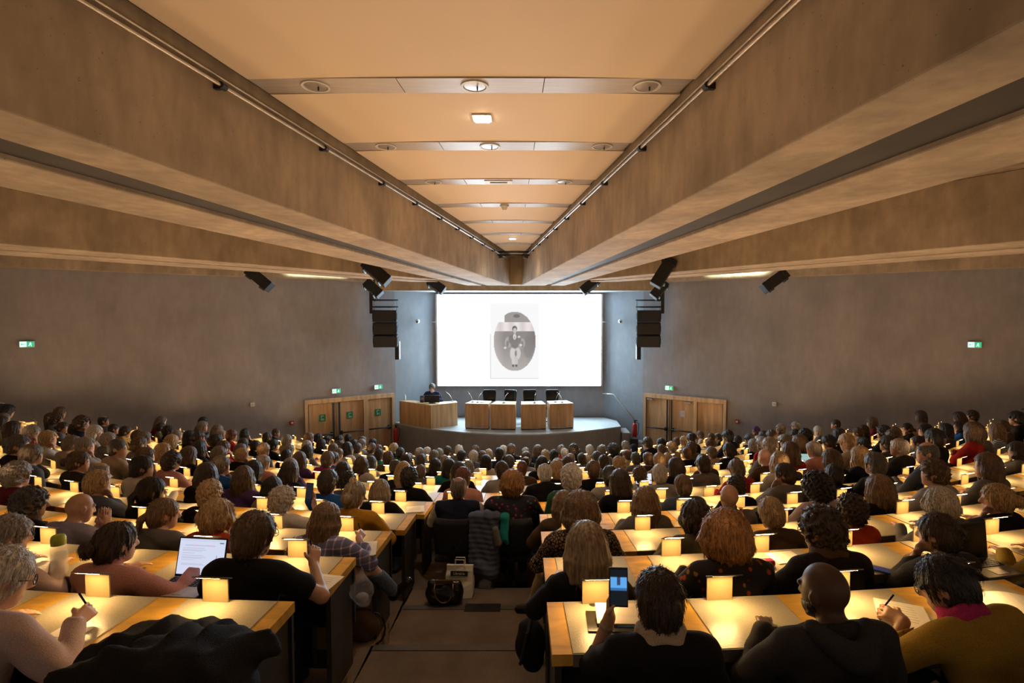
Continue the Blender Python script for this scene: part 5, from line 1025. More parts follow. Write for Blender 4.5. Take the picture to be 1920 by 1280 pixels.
def settle(e):                                          # choose the pose, then bring the head, not the seat, to where it is seen
    n, p = e['n'], e['p']; z0 = zf(n)
    if 'label' in e: e['J'] = skeleton({k: e[k] for k in POSE0 if k in e})
    else:
        t = e['turn']; e['var'] = rs_.choice((8, 10) if t > 0 else ((9, 11) if t < 0 else (0, 1, 2, 3, 4, 5, 6, 7, 0, 1, 2))); e['J'] = FAR[e['var']][0]
    J = e['J']; crown = J['hc'][2] + 0.13 * HS; sc = 1.0
    if e.get('y') is None: sc = rs_.uniform(0.94, 1.03) / (crown / 1.25)
    else:
        for _ in range(6):
            a = face_angle(p); ca, sa = math.cos(a), math.sin(a); hx, hy = J['hc'][0] * sc, J['hc'][1] * sc
            wx, wy = p.x + hx * ca - hy * sa, p.y + hx * sa + hy * ca
            d_ = ray(e['x'], e['y']); zt = ZC + d_.z / d_.y * wy; sc = min(1.12, max(0.90, (zt - z0) / crown))
            if 'X' in e: continue
            ex_ = (e['x'] - PX) / F * (wy * _c - (zt - 0.1 - ZC) * _s) - wx; th_ = math.atan2(p.x - XC, CY - p.y) + ex_ * 0.9 / rp(n)
            p = Vector((XC + rp(n) * math.sin(th_), CY - rp(n) * math.cos(th_), 0))
    e['p'], e['sc'], e['a'] = p, sc, face_angle(p)
    if 'label' in e: e['J'] = skeleton({**{k: e[k] for k in POSE0 if k in e}, 'sc': sc})
    return e
PEOPLE = []; taken = {n: [] for n in range(1, ROWS + 1)}
def free(n, p, m=0.44): return all((p - q).length > m for q in taken[n])
for e in NEAR:
    n = e['n']; y0, p = crown_y(e['x'], n)
    if 'X' in e: p = polar(rp(n), e['X'] - XC)[0]
    e = settle(dict(e, p=p)); taken[n].append(e['p']); PEOPLE.append(e)
for (ox, oy), txt in CROPS:
    for ent in txt.split('|'):
        f_ = ent.split(); cx, cy = map(float, f_[0].split(',')); x, y = ox + cx / 4.571, oy + cy / 4.571
        best = None
        for n in range(4, ROWS + 1):
            yy, p = crown_y(x, n)
            if not inside(p, 0.55) or abs(yy - y) > 26 or (n < 6 and AISLE[0] - 0.1 < p.x < AISLE[1] + 0.15): continue
            cost = abs(yy - y) + (0 if free(n, p) else 60)
            if best is None or cost < best[0]: best = (cost, n, p, yy)
        if best is None or best[0] > 55: continue
        _, n, p, yy = best
        tn = {'L': 45, 'R': -45}.get(f_[4] if len(f_) > 4 else '', 0)
        e = settle(dict(x=x, y=y, n=n, p=p, style=STY[f_[1]], col=f_[2], top=f_[3], turn=tn))
        if not free(n, e['p'], 0.36): continue
        taken[n].append(e['p']); PEOPLE.append(e)
# sitters half hidden between those, in seats still free
for n in range(6, ROWS + 1):
    for k, s in seats_of(n):
        p, a = polar(rp(n), s)
        x, y, dep = proj((p.x, p.y, zf(n) + 1.2))
        if len(PEOPLE) >= 300 or not (-20 < x < 1940) or not free(n, p, 0.56) or rs_.random() < 0.30: continue
        taken[n].append(p)
        PEOPLE.append(settle(dict(x=x, y=None, n=n, p=p, style=rs_.choice(['short', 'short', 'bob', 'long', 'curly', 'crop', 'balding']), col=rs_.choice(['blk', 'dbr', 'dbr', 'brn', 'gbr', 'gry', 'lbr']), top=rs_.choice(['blk', 'nvy', 'gry', 'chr', 'brn', 'dbl', 'bei', 'drd', 'olv']), turn=0)))
print('people', len(PEOPLE), {n: len(v) for n, v in taken.items()})
SKINS = ['fair', 'fair', 'light', 'light', 'light', 'tan', 'brown']
def head_mat4(J): m = Matrix([[*J['H'][i], J['hc'][i]] for i in range(3)] + [[0, 0, 0, 1]]); return m
def eyeglasses(rt, J):
    H, hc = J['H'], J['hc']; q = lambda x, y, z: Vector(hc + H @ (V3(x, y, z) * HS)); mb = MB()
    for s in (-1, 1):
        mb.tube([q(s * 0.034 + 0.024 * math.cos(t), 0.108, 0.006 + 0.02 * math.sin(t)) for t in np.linspace(0, 6.283, 17)], 0.0022, 6, False); mb.tube([q(s * 0.058, 0.106, 0.01), q(s * 0.080, 0.06, 0.014), q(s * 0.083, -0.01, 0.016)], 0.0022, 6)
    mb.tube([q(-0.011, 0.112, 0.01), q(0.011, 0.112, 0.01)], 0.0022, 6); mb.build('eyeglasses', 'black_metal', rt, smooth=True)
def scarf(rt, J, mat, seed, big=1.0):
    rs = np.random.RandomState(seed); nb = J['neck'] + J['T'] @ V3(0, 0.01, 0.0); pr = []
    for i in range(20):
        t0, t1 = 2 * math.pi * i / 20, 2 * math.pi * (i + 1) / 20
        w0 = V3(math.cos(t0) * 0.092, math.sin(t0) * 0.085, 0.012 * math.sin(3 * t0) - 0.02 * math.sin(t0)); w1 = V3(math.cos(t1) * 0.092, math.sin(t1) * 0.085, 0.012 * math.sin(3 * t1) - 0.02 * math.sin(t1))
        for dz in (0.0, 0.035): pr.append(('c', nb + J['T'] @ (w0 * (big - dz * 3) + V3(0, 0, dz)), nb + J['T'] @ (w1 * (big - dz * 3) + V3(0, 0, dz)), 0.024, 0.024, 0.012))
    put('scarf' if big < 1.2 else 'hood', sdf_mesh('scarf', pr, 0.009, wrinkle(seed, 0.006)), mat, rt)
def collar(rt, J, mat):
    nb = J['neck']; pr = [('c', nb - J['T'] @ V3(0, 0, 0.02), nb + (J['hc'] - nb) * 0.30, 0.072, 0.066, 0.02)]
    put('collar', sdf_mesh('collar', pr, 0.009, lambda x, y, z: 0.003 * np.sin(z * 170)), mat, rt)
def pen(rt, J, sd, mat='cloth_nvy'):
    W = J['W' + sd]; f, pn, c, s = J['h' + sd]; t = np.cross(f, pn) * s; b = W + f * 0.10 + pn * 0.02 + t * 0.02
    tip = Vector(b + f * 0.03 + V3(0, 0, -0.03)); end = Vector(b - f * 0.035 + V3(0, 0, 0.10)); MB().tube([tip, tip + (end - tip) * 0.1, end], [0.001, 0.0045, 0.0045], 8).build('pen', mat, rt, smooth=True)
def hood(rt, J, mat):
    T, tp = J['T'], J['tp']; pr = []
    for i in range(16):
        u0, u1 = -1 + 2 * i / 16, -1 + 2 * (i + 1) / 16
        f = lambda u: tp(0.125 * u, -0.045 - 0.105 * (1 - u * u), 0.475 - 0.05 * (1 - u * u) + 0.01 * u * u)
        for k in (0, 1): pr.append(('c', f(u0) - T @ V3(0, 0.012 * k, 0.05 * k * (1 - u0 * u0)), f(u1) - T @ V3(0, 0.012 * k, 0.05 * k * (1 - u1 * u1)), 0.034, 0.034, 0.02))
    put('hood', sdf_mesh('hood', pr, 0.010, wrinkle(3, 0.005)), mat, rt)
seq = sorted(range(len(PEOPLE)), key=lambda i: (PEOPLE[i]['n'], PEOPLE[i]['x']))
rank = {}; cnt_ = {}
for i in seq: n = PEOPLE[i]['n']; cnt_[n] = cnt_.get(n, 0) + 1; rank[i] = cnt_[n]
for i, e in enumerate(PEOPLE):
    n, p, J, sc, a = e['n'], e['p'], e['J'], e['sc'], e['a']; z0 = zf(n)
    near = 'label' in e
    if near:
        h = e.get('h', 0.0125)
        body = body_mesh(J, h, True); top = top_mesh(J, max(h, 0.0105), e.get('kind', 'long'), i, 0.014); tr = trousers_mesh(J, 0.016, i, e.get('legs', 'sit') == 'sit')
    else: _, body, top, tr = FAR[e['var']]
    skin = e.get('skin') or rs_.choice(SKINS)
    if near: lab = e['label']
    else:
        hn = HAIRN.get(e['col'], ''); sty = e['style']
        if e['col'].endswith('hat'): hs = 'in %s' % hn
        elif sty == 'none': hs = 'bald'
        else: hs = 'with %s %s hair' % (STYN[sty], hn)
        lab = 'person %s and %s top, row %s from the camera, %s from the left' % (hs, TOPN[e['top']], ORD[n].replace('th', 'th'), ordinal(rank[i]))
        lab = lab.replace(', row %s from the camera' % ORD[n], ', %s row' % ORD[n])
    rt = thing('person', lab, 'person', (p.x, p.y, z0), a, 'seated audience')
    rt.scale = (sc, sc, sc); e['rt'] = rt
    put('body', body, 'skin_' + skin, rt); tp_ = put('top', top, 'cloth_' + e['top'], rt)
    put('trousers', tr, {'denim': 'denim'}.get(e.get('trousers'), 'khaki' if e.get('legs') == 'aisle_left' else rs_.choice(['cloth_chr', 'cloth_nvy', 'denim'])), rt)
    if near:
        if e.get('hair'):
            st, col = e['hair']; hm = hair_mesh(st, 40 + i, 0.0068); o = put('hair', hm, 'hair_' + col, rt); o.matrix_local = head_mat4(J) @ Matrix.Scale(e.get('big', 1.0), 4)
            if e.get('topknot'): k_ = put('topknot', sdf_mesh('topknot', [('e', V3(0, -0.05, 0.15), (0.035, 0.033, 0.04), None, 0.01)], 0.008, strands('curl', 3, 0.006)), 'hair_' + col, o)
        for x_ in e.get('ex', ()):
            if x_ == 'glasses': eyeglasses(rt, J)
            elif x_.startswith('scarf'): scarf(rt, J, 'cloth_' + x_.split(':')[1], i)
            elif x_.startswith('collar'): collar(rt, J, 'cloth_' + x_.split(':')[1])
            elif x_.startswith('hood'): hood(rt, J, 'cloth_chr')
            elif x_.startswith('pen'): pen(rt, J, x_.split(':')[1])
            elif x_ == 'watch':
                W, E = J['WL'], J['EL']; u = unit(E - W); MB().tube([Vector(W + u * 0.035), Vector(W + u * 0.058)], 0.034, 14).build('wristwatch', 'cloth_bei' if i == 0 else 'black_metal', rt, smooth=True)
            elif x_ == 'beard':
                q = lambda x, y, z: J['hc'] + J['H'] @ (V3(x, y, z) * HS)
                Hd, hc_ = J['H'], J['hc']
                def low(x, y, z): X_, Y_, Z_ = x - hc_[0], y - hc_[1], z - hc_[2]; lz = (Hd[0][2] * X_ + Hd[1][2] * Y_ + Hd[2][2] * Z_) / HS; ly = (Hd[0][1] * X_ + Hd[1][1] * Y_ + Hd[2][1] * Z_) / HS; return np.maximum(lz + 0.040 - 0.25 * (0.06 - ly), -0.002 - ly).astype(np.float32)
                put('beard', sdf_mesh('beard', [('e', q(0, 0.034, -0.035), (0.066 * HS, 0.067 * HS, 0.082 * HS), Hd, 0.02), ('e', q(0, 0.062, -0.092), (0.036 * HS, 0.034 * HS, 0.030 * HS), Hd, 0.03)], 0.0075, strands('curl', 2, 0.0025), (low,)), 'hair_blk', rt)
        if e.get('sleeves'):
            for k_ in (0, 2): put('sleeve', sdf_mesh('sleeve', arm_prims(J, 0.022, 0.95)[k_:k_ + 2], 0.013, wrinkle(i, 0.005)), 'cloth_' + e['sleeves'], rt)
        if e.get('legs', 'sit') != 'sit':
            for k_, (A_, B_, C_, D_) in enumerate(J['legs']):
                put('shoe', sdf_mesh('shoe', [('c', C_ - V3(0, 0, 0.035), D_, 0.046, 0.036, 0.02), ('c', C_ - V3(0, 0, 0.01), C_ - V3(0, 0, 0.04), 0.045, 0.045, 0.02)], 0.009), 'leather_black', rt)
                u = unit(D_ - C_); 
    elif e['style'] != 'none':
        hm = rs_.choice(HAIRS[e['style']]); o = put('cap' if e['col'].endswith('hat') else 'hair', hm, 'hair_' + e['col'], rt); o.matrix_local = head_mat4(J)
    if (n <= 4 or e.get('chair')) and in_view(p, z0 + 0.8, 200): chair(p, a, z0, 'dark chair under the ' + ' '.join(lab.replace(',', '').split()[:9]))
# =================================================================== speaker and furniture on the stage
J = skeleton(dict(lean=4, hp=12, hy=4, pz=0.56, legs='sit', L=(A, (-0.16, 0.30, 0.85), (0.4, 0.9, 0), (0, 0, -1), 0.3), R=(A, (0.16, 0.30, 0.85), (-0.4, 0.9, 0), (0, 0, -1), 0.3)))
sp = P(811, 738, 18.05); zt = P(811, 718, 18.05).z
ssc = (zt - ZST) / (J['hc'][2] + 0.135 * HS)
rt = thing('person', 'speaker with grey hair in dark suit seated behind the lectern', 'person', (sp.x, 18.05, ZST), math.pi); rt.scale = (ssc,) * 3
put('body', body_mesh(J, 0.011, True), 'skin_fair', rt); put('suit_jacket', top_mesh(J, 0.012, 'long', 77, 0.02), 'cloth_nvy', rt); put('trousers', trousers_mesh(J, 0.016, 7, True), 'cloth_chr', rt)
o = put('hair', hair_mesh('short', 91, 0.0075), 'hair_gbr', rt); o.matrix_local = head_mat4(J); eyeglasses(rt, J)
put('shirt_collar', sdf_mesh('shirt_collar', [('c', J['neck'] + V3(0, 0.03, -0.02), J['neck'] + V3(0, 0.035, 0.03), 0.066, 0.062, 0.01)], 0.01), 'cloth_dbl', rt)
rt = thing('monitor', 'black computer monitor seen from behind on the lectern', 'monitor', (P(810, 750, 17.45).x, 17.45, LECT_TOP))
MB().box((0, 0, 0.14), (0.50, 0.03, 0.24)).build('screen', 'black_metal', rt, bevel=0.008); q_ = sheet('display', 0.46, 0.21, 8, 6, lambda x, y: np.zeros((len(x), 3)) + 4.0, 'small_display', rt); q_.location = (0, 0.0165, 0.14); MB().box((0, 0.05, 0.05), (0.05, 0.04, 0.1)).build('stand', 'black_metal', rt); MB().box((0, 0.05, 0.006), (0.22, 0.16, 0.012)).build('foot', 'black_metal', rt, bevel=0.004)
rt = thing('control_box', 'small dark box beside the lectern monitor', 'box', (P(791, 750, 17.55).x, 17.62, LECT_TOP)); MB().box((0, 0, 0.11), (0.13, 0.12, 0.22)).build('case', 'black_metal', rt, bevel=0.01); MB().box((0, -0.062, 0.13), (0.09, 0.006, 0.1)).build('panel', 'lamp_hood', rt)
def bottle(name, label, p, h, r, body, cap, liquid=None):
    rt = thing(name, label, 'bottle', p)
    MB().lathe([(r * 0.9, 0), (r, 0.02 * h), (r, 0.62 * h), (r * 0.55, 0.78 * h), (r * 0.36, 0.84 * h), (r * 0.36, 0.93 * h)], n=20).build('flask', body, rt, smooth=True); MB().lathe([(r * 0.44, 0.90 * h), (r * 0.44, h)], n=16).build('cap', cap, rt); return rt
bottle('bottle', 'small white bottle at the left end of the lectern', (P(759, 745, 18.1).x, 18.12, LECT_TOP), 0.2, 0.035, 'white_plastic', 'white_plastic')
def gooseneck(label, p, lean, ring='black_metal'):
    rt = thing('microphone', label, 'microphone', p)
    MB().lathe([(0.05, 0), (0.05, 0.015), (0.02, 0.03)], n=14).build('base', 'black_metal', rt); MB().tube([(0, 0, 0.02), (lean * 0.25, 0.02, 0.14), (lean * 0.7, 0.05, 0.24), (lean * 1.2, 0.10, 0.29)], 0.008, 6).build('gooseneck', 'steel', rt, smooth=True)
    MB().tube([(lean * 1.2, 0.10, 0.29), (lean * 1.38, 0.13, 0.31)], 0.016, 8).build('capsule', ring, rt, smooth=True)
gooseneck('gooseneck microphone on the lectern right of the speaker', (P(848, 750, 17.85).x, 17.85, LECT_TOP), -0.18)
for k, (rtd, c, zt_, rz) in enumerate(DESKS):
    x = c.x; y = c.y
    gooseneck('gooseneck microphone on the %s panel desk from the lectern, %s' % (ordinal(k + 1), 'its red-lit head raised' if k == 1 else 'leaning in'), (x + (0.0, 0.02, 0.12, 0.15)[k] - 0.05, y - 0.1, zt_), (0.10, 0.10, 0.02, -0.12)[k], 'red_paint' if k == 1 else 'black_metal')
    if k in (0, 3): gooseneck('second gooseneck microphone on the %s panel desk' % ordinal(k + 1), (x - 0.22 if k == 0 else x - 0.12, y - 0.05, zt_), 0.12 if k else -0.12)
    cx, cy_ = ((918, 752), (953, 752), (993, 752), (1037, 752))[k]
    q = P(cx, cy_, 18.05); rc = thing('stage_chair', 'black office chair behind the %s panel desk from the lectern' % ordinal(k + 1), 'chair', (q.x, 18.05, ZST), math.pi + (0.1, -0.35, 0.0, 0.12)[k])
    put('backrest', me_cback, 'leather_black', rc).location = (0, 0, 0.24); put('seat', me_cseat, 'leather_black', rc).location = (0, 0, 0.08)
    MB().tube([(0, -0.05, 0.06), (0, -0.05, 0.46)], 0.025, 8).build('column', 'steel', rc); MB().tube([(0, -0.15, 0.45), (0, -0.25, 0.5), (0, -0.245, 0.8)], 0.018, 6).build('back_bracket', 'black_metal', rc)
    for j in range(5): t = j * 1.2566; MB().tube([(0, -0.05, 0.07), (0.25 * math.cos(t), -0.05 + 0.25 * math.sin(t), 0.03)], 0.018, 6).build('leg', 'black_metal', rc)
q = DESKS[0][1]; rt = thing('papers', 'small white pile of papers on the first panel desk', 'papers', (q.x + 0.1, q.y - 0.05, DESKS[0][2]))
for k in range(3): MB().box((0.01 * k, 0.005 * k, 0.004 + 0.006 * k), (0.2, 0.14, 0.006), Matrix.Rotation(0.2 * k, 3, 'Z')).build('sheet', 'paper', rt)

# =================================================================== things on the desks
def desk_z(n): return zf(n) + DZ + 0.006
def paper(px, py, n, w, l, rot, label, open_=False, name='sheet_of_paper', mat='paper', cat='paper'):
    p = G(px, py, desk_z(n)); rt = thing(name, label, cat, p, math.radians(rot))
    if open_:
        for s in (-1, 1):
            mb = MB(); vs = []; K = 6
            for j in (0, 1):
                for i in range(K + 1): u = i / K; vs.append((s * w / 2 * u, (j - 0.5) * l, 0.004 + 0.018 * math.sin(math.pi * min(1, u * 1.1) * 0.9) * (1 - u * 0.6)))
            vs += [(x, y, 0.0) for x, y, z in vs]; N = 2 * (K + 1)
            fs = [(i, i + 1, K + 2 + i, K + 1 + i) for i in range(K)] + [(N + i, N + K + 1 + i, N + K + 2 + i, N + i + 1) for i in range(K)] + [(i, N + i, N + i + 1, i + 1) for i in range(K)] + [(K + 1 + i, K + 2 + i, N + K + 2 + i, N + K + 1 + i) for i in range(K)] + [(K, N + K, N + N // 2 + K, 2 * K + 1)]
            mb.add(vs, fs).build('page', mat, rt, smooth=False)
        MB().box((0, 0, 0.0015), (w + 0.012, l + 0.012, 0.003)).build('cover', 'lamp_hood', rt)
    else:
        MB().box((0, 0, 0.0015), (w, l, 0.003)).build('sheet', mat, rt); MB().box((0.006, 0.004, 0.0045), (w, l, 0.002), Matrix.Rotation(0.03, 3, 'Z')).build('sheet', mat, rt)
        mb = MB()
        for k in range(7): mb.box((0.006 - w * 0.06 + 0.01 * (k % 3), 0.004 + l * (0.36 - 0.09 * k), 0.0058), (w * (0.62 - 0.06 * (k % 3)), 0.002, 0.0006))
        mb.build('handwriting', 'strip_metal', rt)
    return rt
paper(62, 1068, 2, 0.24, 0.21, 20, 'white sheets of paper on the second left desk beside the water bottle')
paper(214, 1074, 2, 0.26, 0.19, -12, 'white paper spread on the second left desk behind the pink-clad typist', True, 'open_notebook', cat='notebook')
paper(100, 1203, 1, 0.15, 0.22, -8, 'small brightly lit notebook page under the bottom left writing hand')
paper(596, 1097, 2, 0.19, 0.25, -14, 'white sheet under the pen of the black t-shirt writer')
paper(680, 1030, 3, 0.2, 0.26, 12, 'white sheet on the desk corner by the plaid shirt')
paper(1062, 1000, 3, 0.2, 0.24, -30, 'sheet of paper left of the leopard print blouse')
paper(1692, 1156, 1, 0.21, 0.27, -26, 'sheet of paper under the pen of the mustard jumper writer')
paper(1872, 1137, 1, 0.42, 0.29, -16, 'large open notebook lit white at the right end of the nearest desk', True, 'open_notebook', cat='notebook')
paper(1072, 1082, 2, 0.18, 0.22, -40, 'sheet of paper at the aisle end of the second right desk')
paper(1472, 1046, 2, 0.2, 0.16, 10, 'lit papers on the second right desk beside the pink case')
paper(590, 998, 4, 0.2, 0.14, 0, 'lit paper in front of the cream top holding a phone')
paper(778, 955, 5, 0.2, 0.2, 10, 'notebook page at the end of the fifth left desk')
paper(1700, 985, 4, 0.2, 0.2, -10, 'paper on the fourth right desk beside the straight bob')
paper(345, 950, 4, 0.2, 0.17, 5, 'lit paper on the fourth left desk')
paper(105, 895, 5, 0.2, 0.17, 15, 'lit paper on the fifth left desk near the left edge')
paper(1860, 982, 3, 0.22, 0.18, -10, 'lit paper on the third right desk beside the blond bun')
def laptop(px, py, n, label, rz, w, h, tilt, fn=None, mat='lamp_hood', z=None, py_is_base=True):
    p = G(px, py, desk_z(n)); rt = thing('laptop', label, 'laptop', p, math.radians(rz))
    MB().box((0, -h / 2, 0.009), (w, h, 0.016)).build('base', mat, rt, bevel=0.004)
    k = MB()
    for r_ in range(5):
        for c in range(12): k.box((-w * 0.42 + w * 0.84 * c / 11, -0.025 - h * 0.45 * r_ / 5, 0.0185), (w * 0.058, h * 0.065, 0.003))
    k.build('keyboard', 'black_metal', rt); MB().box((0, -h * 0.76, 0.0175), (w * 0.3, h * 0.3, 0.002)).build('touchpad', 'strip_metal', rt)
    R = Matrix.Rotation(math.radians(-tilt), 3, 'X'); lid = MB().box(R @ Vector((0, 0, h / 2)) + Vector((0, 0, 0.014)), (w, 0.008, h), R).build('lid', 'black_metal' if fn is None else 'cloth_nvy', rt, bevel=0.003)
    if fn is not None:
        s = sheet('display', w * 0.95, h * 0.90, 96, 64, fn, 'small_display', lid); s.location = R @ Vector((0, -0.0052, h / 2 + 0.004)) + Vector((0, 0, 0.014)); s.rotation_euler = (math.radians(-tilt), 0, 0)
    else: MB().box(R @ Vector((0, -0.005, h / 2)) + Vector((0, 0, 0.014)), (w * 0.94, 0.002, h * 0.9), R).build('display', 'leather_black', lid)
    return rt
def page_view(x, y):
    c = np.zeros((len(x), 3)) + np.array([0.66, 0.70, 0.88]); c[y > 0.93] = (0.60, 0.66, 0.80)
    top = (np.abs(y - 0.81) < 0.012); c[top & (x > 0.12) & (x < 0.30)] = (0.35, 0.40, 0.62); c[top & (x > 0.30) & (x < 0.42)] = (0.75, 0.25, 0.40); c[top & (x > 0.42) & (x < 0.60)] = (0.45, 0.40, 0.66); c[top & (x > 0.60) & (x < 0.78)] = (0.85, 0.22, 0.32)
    for k, yy in enumerate((0.73, 0.69, 0.65, 0.60, 0.53, 0.49, 0.45, 0.40, 0.30, 0.26)): c[(np.abs(y - yy) < 0.008) & (x > 0.08) & (x < (0.55, 0.6, 0.52, 0.35)[k % 4])] = (0.50, 0.52, 0.66)
    c[(np.abs(x - 0.83) < 0.006) & (y > 0.18) & (y < 0.55)] = (0.08, 0.08, 0.12); c[(np.abs(y - 0.90) < 0.012) & (x > 0.87) & (x < 0.96)] = (0.15, 0.16, 0.3)
    for k in range(8): c[(np.abs(x - 0.25 - 0.05 * k) < 0.012) & (np.abs(y - 0.035) < 0.016)] = (0.15, 0.25, 0.6)
    return c
laptop(373, 1086, 2, 'open laptop with a bright document on screen, second left desk', -6, 0.325, 0.235, 14, page_view, 'strip_metal')
laptop(1818, 1052, 2, 'open black laptop with dark screen, second right desk', 12, 0.30, 0.24, 6)
blank = lambda col: (lambda x, y: np.zeros((len(x), 3)) + np.array(col) * (1 - 0.25 * ((np.floor(y * 12) % 2) * (x > 0.1) * (x < 0.8)))[:, None])
for px, py, n, col, lab, w, h in ((1507, 874, 7, (0.40, 0.58, 0.55), 'open laptop with pale green screen in the middle of the right rows', 0.30, 0.21), (1207, 910, 6, (0.8, 0.85, 0.95), 'small laptop with white screen right of the centre rows', 0.24, 0.16), (1822, 884, 7, (0.05, 0.09, 0.16), 'tablet with dark blue screen in the right rows', 0.28, 0.2), (1818, 862, 8, (0.12, 0.2, 0.28), 'laptop with dim blue screen far back on the right', 0.3, 0.2)):
    laptop(px, py, n, lab, -4 if px > 1400 else 0, w, h, 12, blank(col))
def glass_mat():
    m, t, b = base_mat('clear_plastic', (0.95, 0.95, 0.93), 0.05); b.inputs['Alpha'].default_value = 0.22; b.inputs['Specular IOR Level'].default_value = 0.8
glass_mat(); noisy('lime', (0.35, 0.42, 0.05), 0.4, (20, 20, 20), 2, 0.1); noisy('copper', (0.5, 0.26, 0.14), 0.28, (30, 30, 30), 2, 0.1, metal=0.8)
p = G(112, 1080, desk_z(2)); rt = thing('water_bottle', 'clear water bottle with lime green lid on the second left desk', 'bottle', p)
MB().lathe([(0.042, 0), (0.045, 0.01), (0.045, 0.16), (0.040, 0.195), (0.038, 0.215)], n=24).build('flask', 'clear_plastic', rt, smooth=True)
MB().lathe([(0.039, 0.205), (0.040, 0.245), (0.034, 0.262), (0.02, 0.268)], n=20).build('lid', 'lime', rt, smooth=True); MB().lathe([(0.0405, 0.006), (0.0405, 0.15)], n=20).build('water', 'clear_plastic', rt, smooth=True)
bottle('drinking_bottle', 'copper drinking bottle on the third right desk before the grey roll-neck', G(1388, 1003, desk_z(3)), 0.235, 0.036, 'copper', 'copper')
bottle('water_bottle', 'clear water bottle far back in the right-hand rows', G(1877, 852, desk_z(8)), 0.24, 0.035, 'clear_plastic', 'white_plastic')
bottle('water_bottle', 'clear water bottle far back at the left edge', G(72, 880, desk_z(6)), 0.22, 0.033, 'clear_plastic', 'white_plastic')
def phone(p, rz, label, col, rot=None):
    rt = thing('phone', label, 'phone', p, math.radians(rz))
    MB().box((0, 0, 0.006), (0.076, 0.155, 0.009)).build('case', col, rt, bevel=0.003); MB().box((0, 0, 0.0112), (0.068, 0.145, 0.0012)).build('glass', 'leather_black' if col != 'phone_blue' else 'phone_blue', rt); return rt
noisy('phone_blue', (0.03, 0.06, 0.42), 0.3, (160, 160, 160), 2, 0.4)
phone(G(1655, 1070, desk_z(2)), -128, 'blue phone lying on the second right desk', 'phone_blue'); phone(G(1168, 991, desk_z(4)), -110, 'phone in dark red case on the fourth right desk', 'cloth_drd')
p = G(1428, 1060, desk_z(2)); rt = thing('spectacle_case', 'bright pink case on the second right desk', 'case', p, 0.1); MB().box((0, 0, 0.02), (0.17, 0.06, 0.04)).build('shell', 'cloth_mag', rt, bevel=0.014, smooth=True); MB().box((0, -0.031, 0.022), (0.15, 0.002, 0.004)).build('seam', 'cloth_drd', rt)
p = G(1150, 1166, desk_z(1)); rt = thing('tablet', 'tablet propped on its dark cover under the first right lamp', 'tablet', p, -0.03)
MB().box((0, 0, 0.003), (0.25, 0.17, 0.006)).build('cover', 'leather_black', rt); R = Matrix.Rotation(math.radians(14), 3, 'X'); MB().box((0.02, 0.02, 0.03), (0.20, 0.13, 0.008), R).build('slab', 'strip_metal', rt, bevel=0.002)
# the phone held up by the photographer, and the one in the cream top's hand
for e in PEOPLE[:30]:
    if e.get('phone') or e.get('top') == 'wht' and 'label' in e:
        sd = 'L' if e.get('phone') else 'R'; J = e['J']; W = J['W' + sd]; f, pn, c, s = J['h' + sd]
        loc = W + f * 0.135 + pn * 0.03 + V3(0, -0.03, 0); M_ = Matrix.Translation((e['rt'].location)) @ Matrix.Rotation(e['a'], 4, 'Z') @ Matrix.Scale(e['sc'], 4)
        wp = M_ @ Vector(loc)
        rt = thing('phone', 'phone held up with a blue camera view of the screen' if e.get('phone') else 'dark phone held up by the cream top', 'phone', wp, e['a'] - 0.12)
        Rt = Matrix.Rotation(math.radians(-10), 3, 'X')
        MB().box((0, 0, 0.02), (0.078, 0.010, 0.158), Rt).build('case', 'black_metal', rt, bevel=0.003)
        def view(x, y): c = np.zeros((len(x), 3)) + np.array([0.01, 0.012, 0.015]); m = (y > 0.42) & (y < 0.80); c[m] = (0.12, 0.40, 0.85); c[m & (np.abs(x - 0.5) < 0.12) & (y > 0.55)] = (0.05, 0.06, 0.12); c[m & (y < 0.5)] = (0.04, 0.16, 0.4); return c
        d_ = sheet('display', 0.068, 0.142, 24, 40, view if e.get('phone') else blank((0.02, 0.02, 0.025)), 'small_display', rt); d_.location = Rt @ Vector((0, -0.0058, 0)) + Vector((0, 0, 0.02)); d_.rotation_euler = (math.radians(-10), 0, 0)

# =================================================================== coats and bags
def blob(name, label, cat, loc, rz, parts, extra=None):
    rt = thing(name, label, cat, loc, rz)
    for nm, pr, h, mat, wk in parts: put(nm, sdf_mesh(nm, pr, h, wk), mat, rt)
    return rt
def drape(w, y0, y1, top, zlo_f, zlo_b, th, n, seed, sag=0.03):
    rs = np.random.RandomState(seed); pr = []
    for i in range(n):
        u = -1 + 2 * (i + 0.5) / n; x = u * w / 2; zt = top - sag * u * u + rs.uniform(-0.012, 0.012); r = th * rs.uniform(0.85, 1.25)
        a, b, c, d = V3(x, y1 + rs.uniform(-.01, .01), zlo_f + rs.uniform(-.05, .05)), V3(x, (y0 + y1) / 2 + 0.02, zt), V3(x, (y0 + y1) / 2 - 0.03, zt), V3(x * 1.05, y0 + rs.uniform(-.015, .015), zlo_b + rs.uniform(-.05, .05))
        pr += [('c', a, b, r, r, 0.03), ('c', b, c, r, r, 0.03), ('c', c, d, r, r * 1.1, 0.03)]
    return pr
quilt = lambda x, y, z: 0.007 * np.abs(np.sin(z * 62 + 0.6 * np.sin(x * 20))) - 0.004 + 0.003 * np.sin(x * 60 + z * 30)
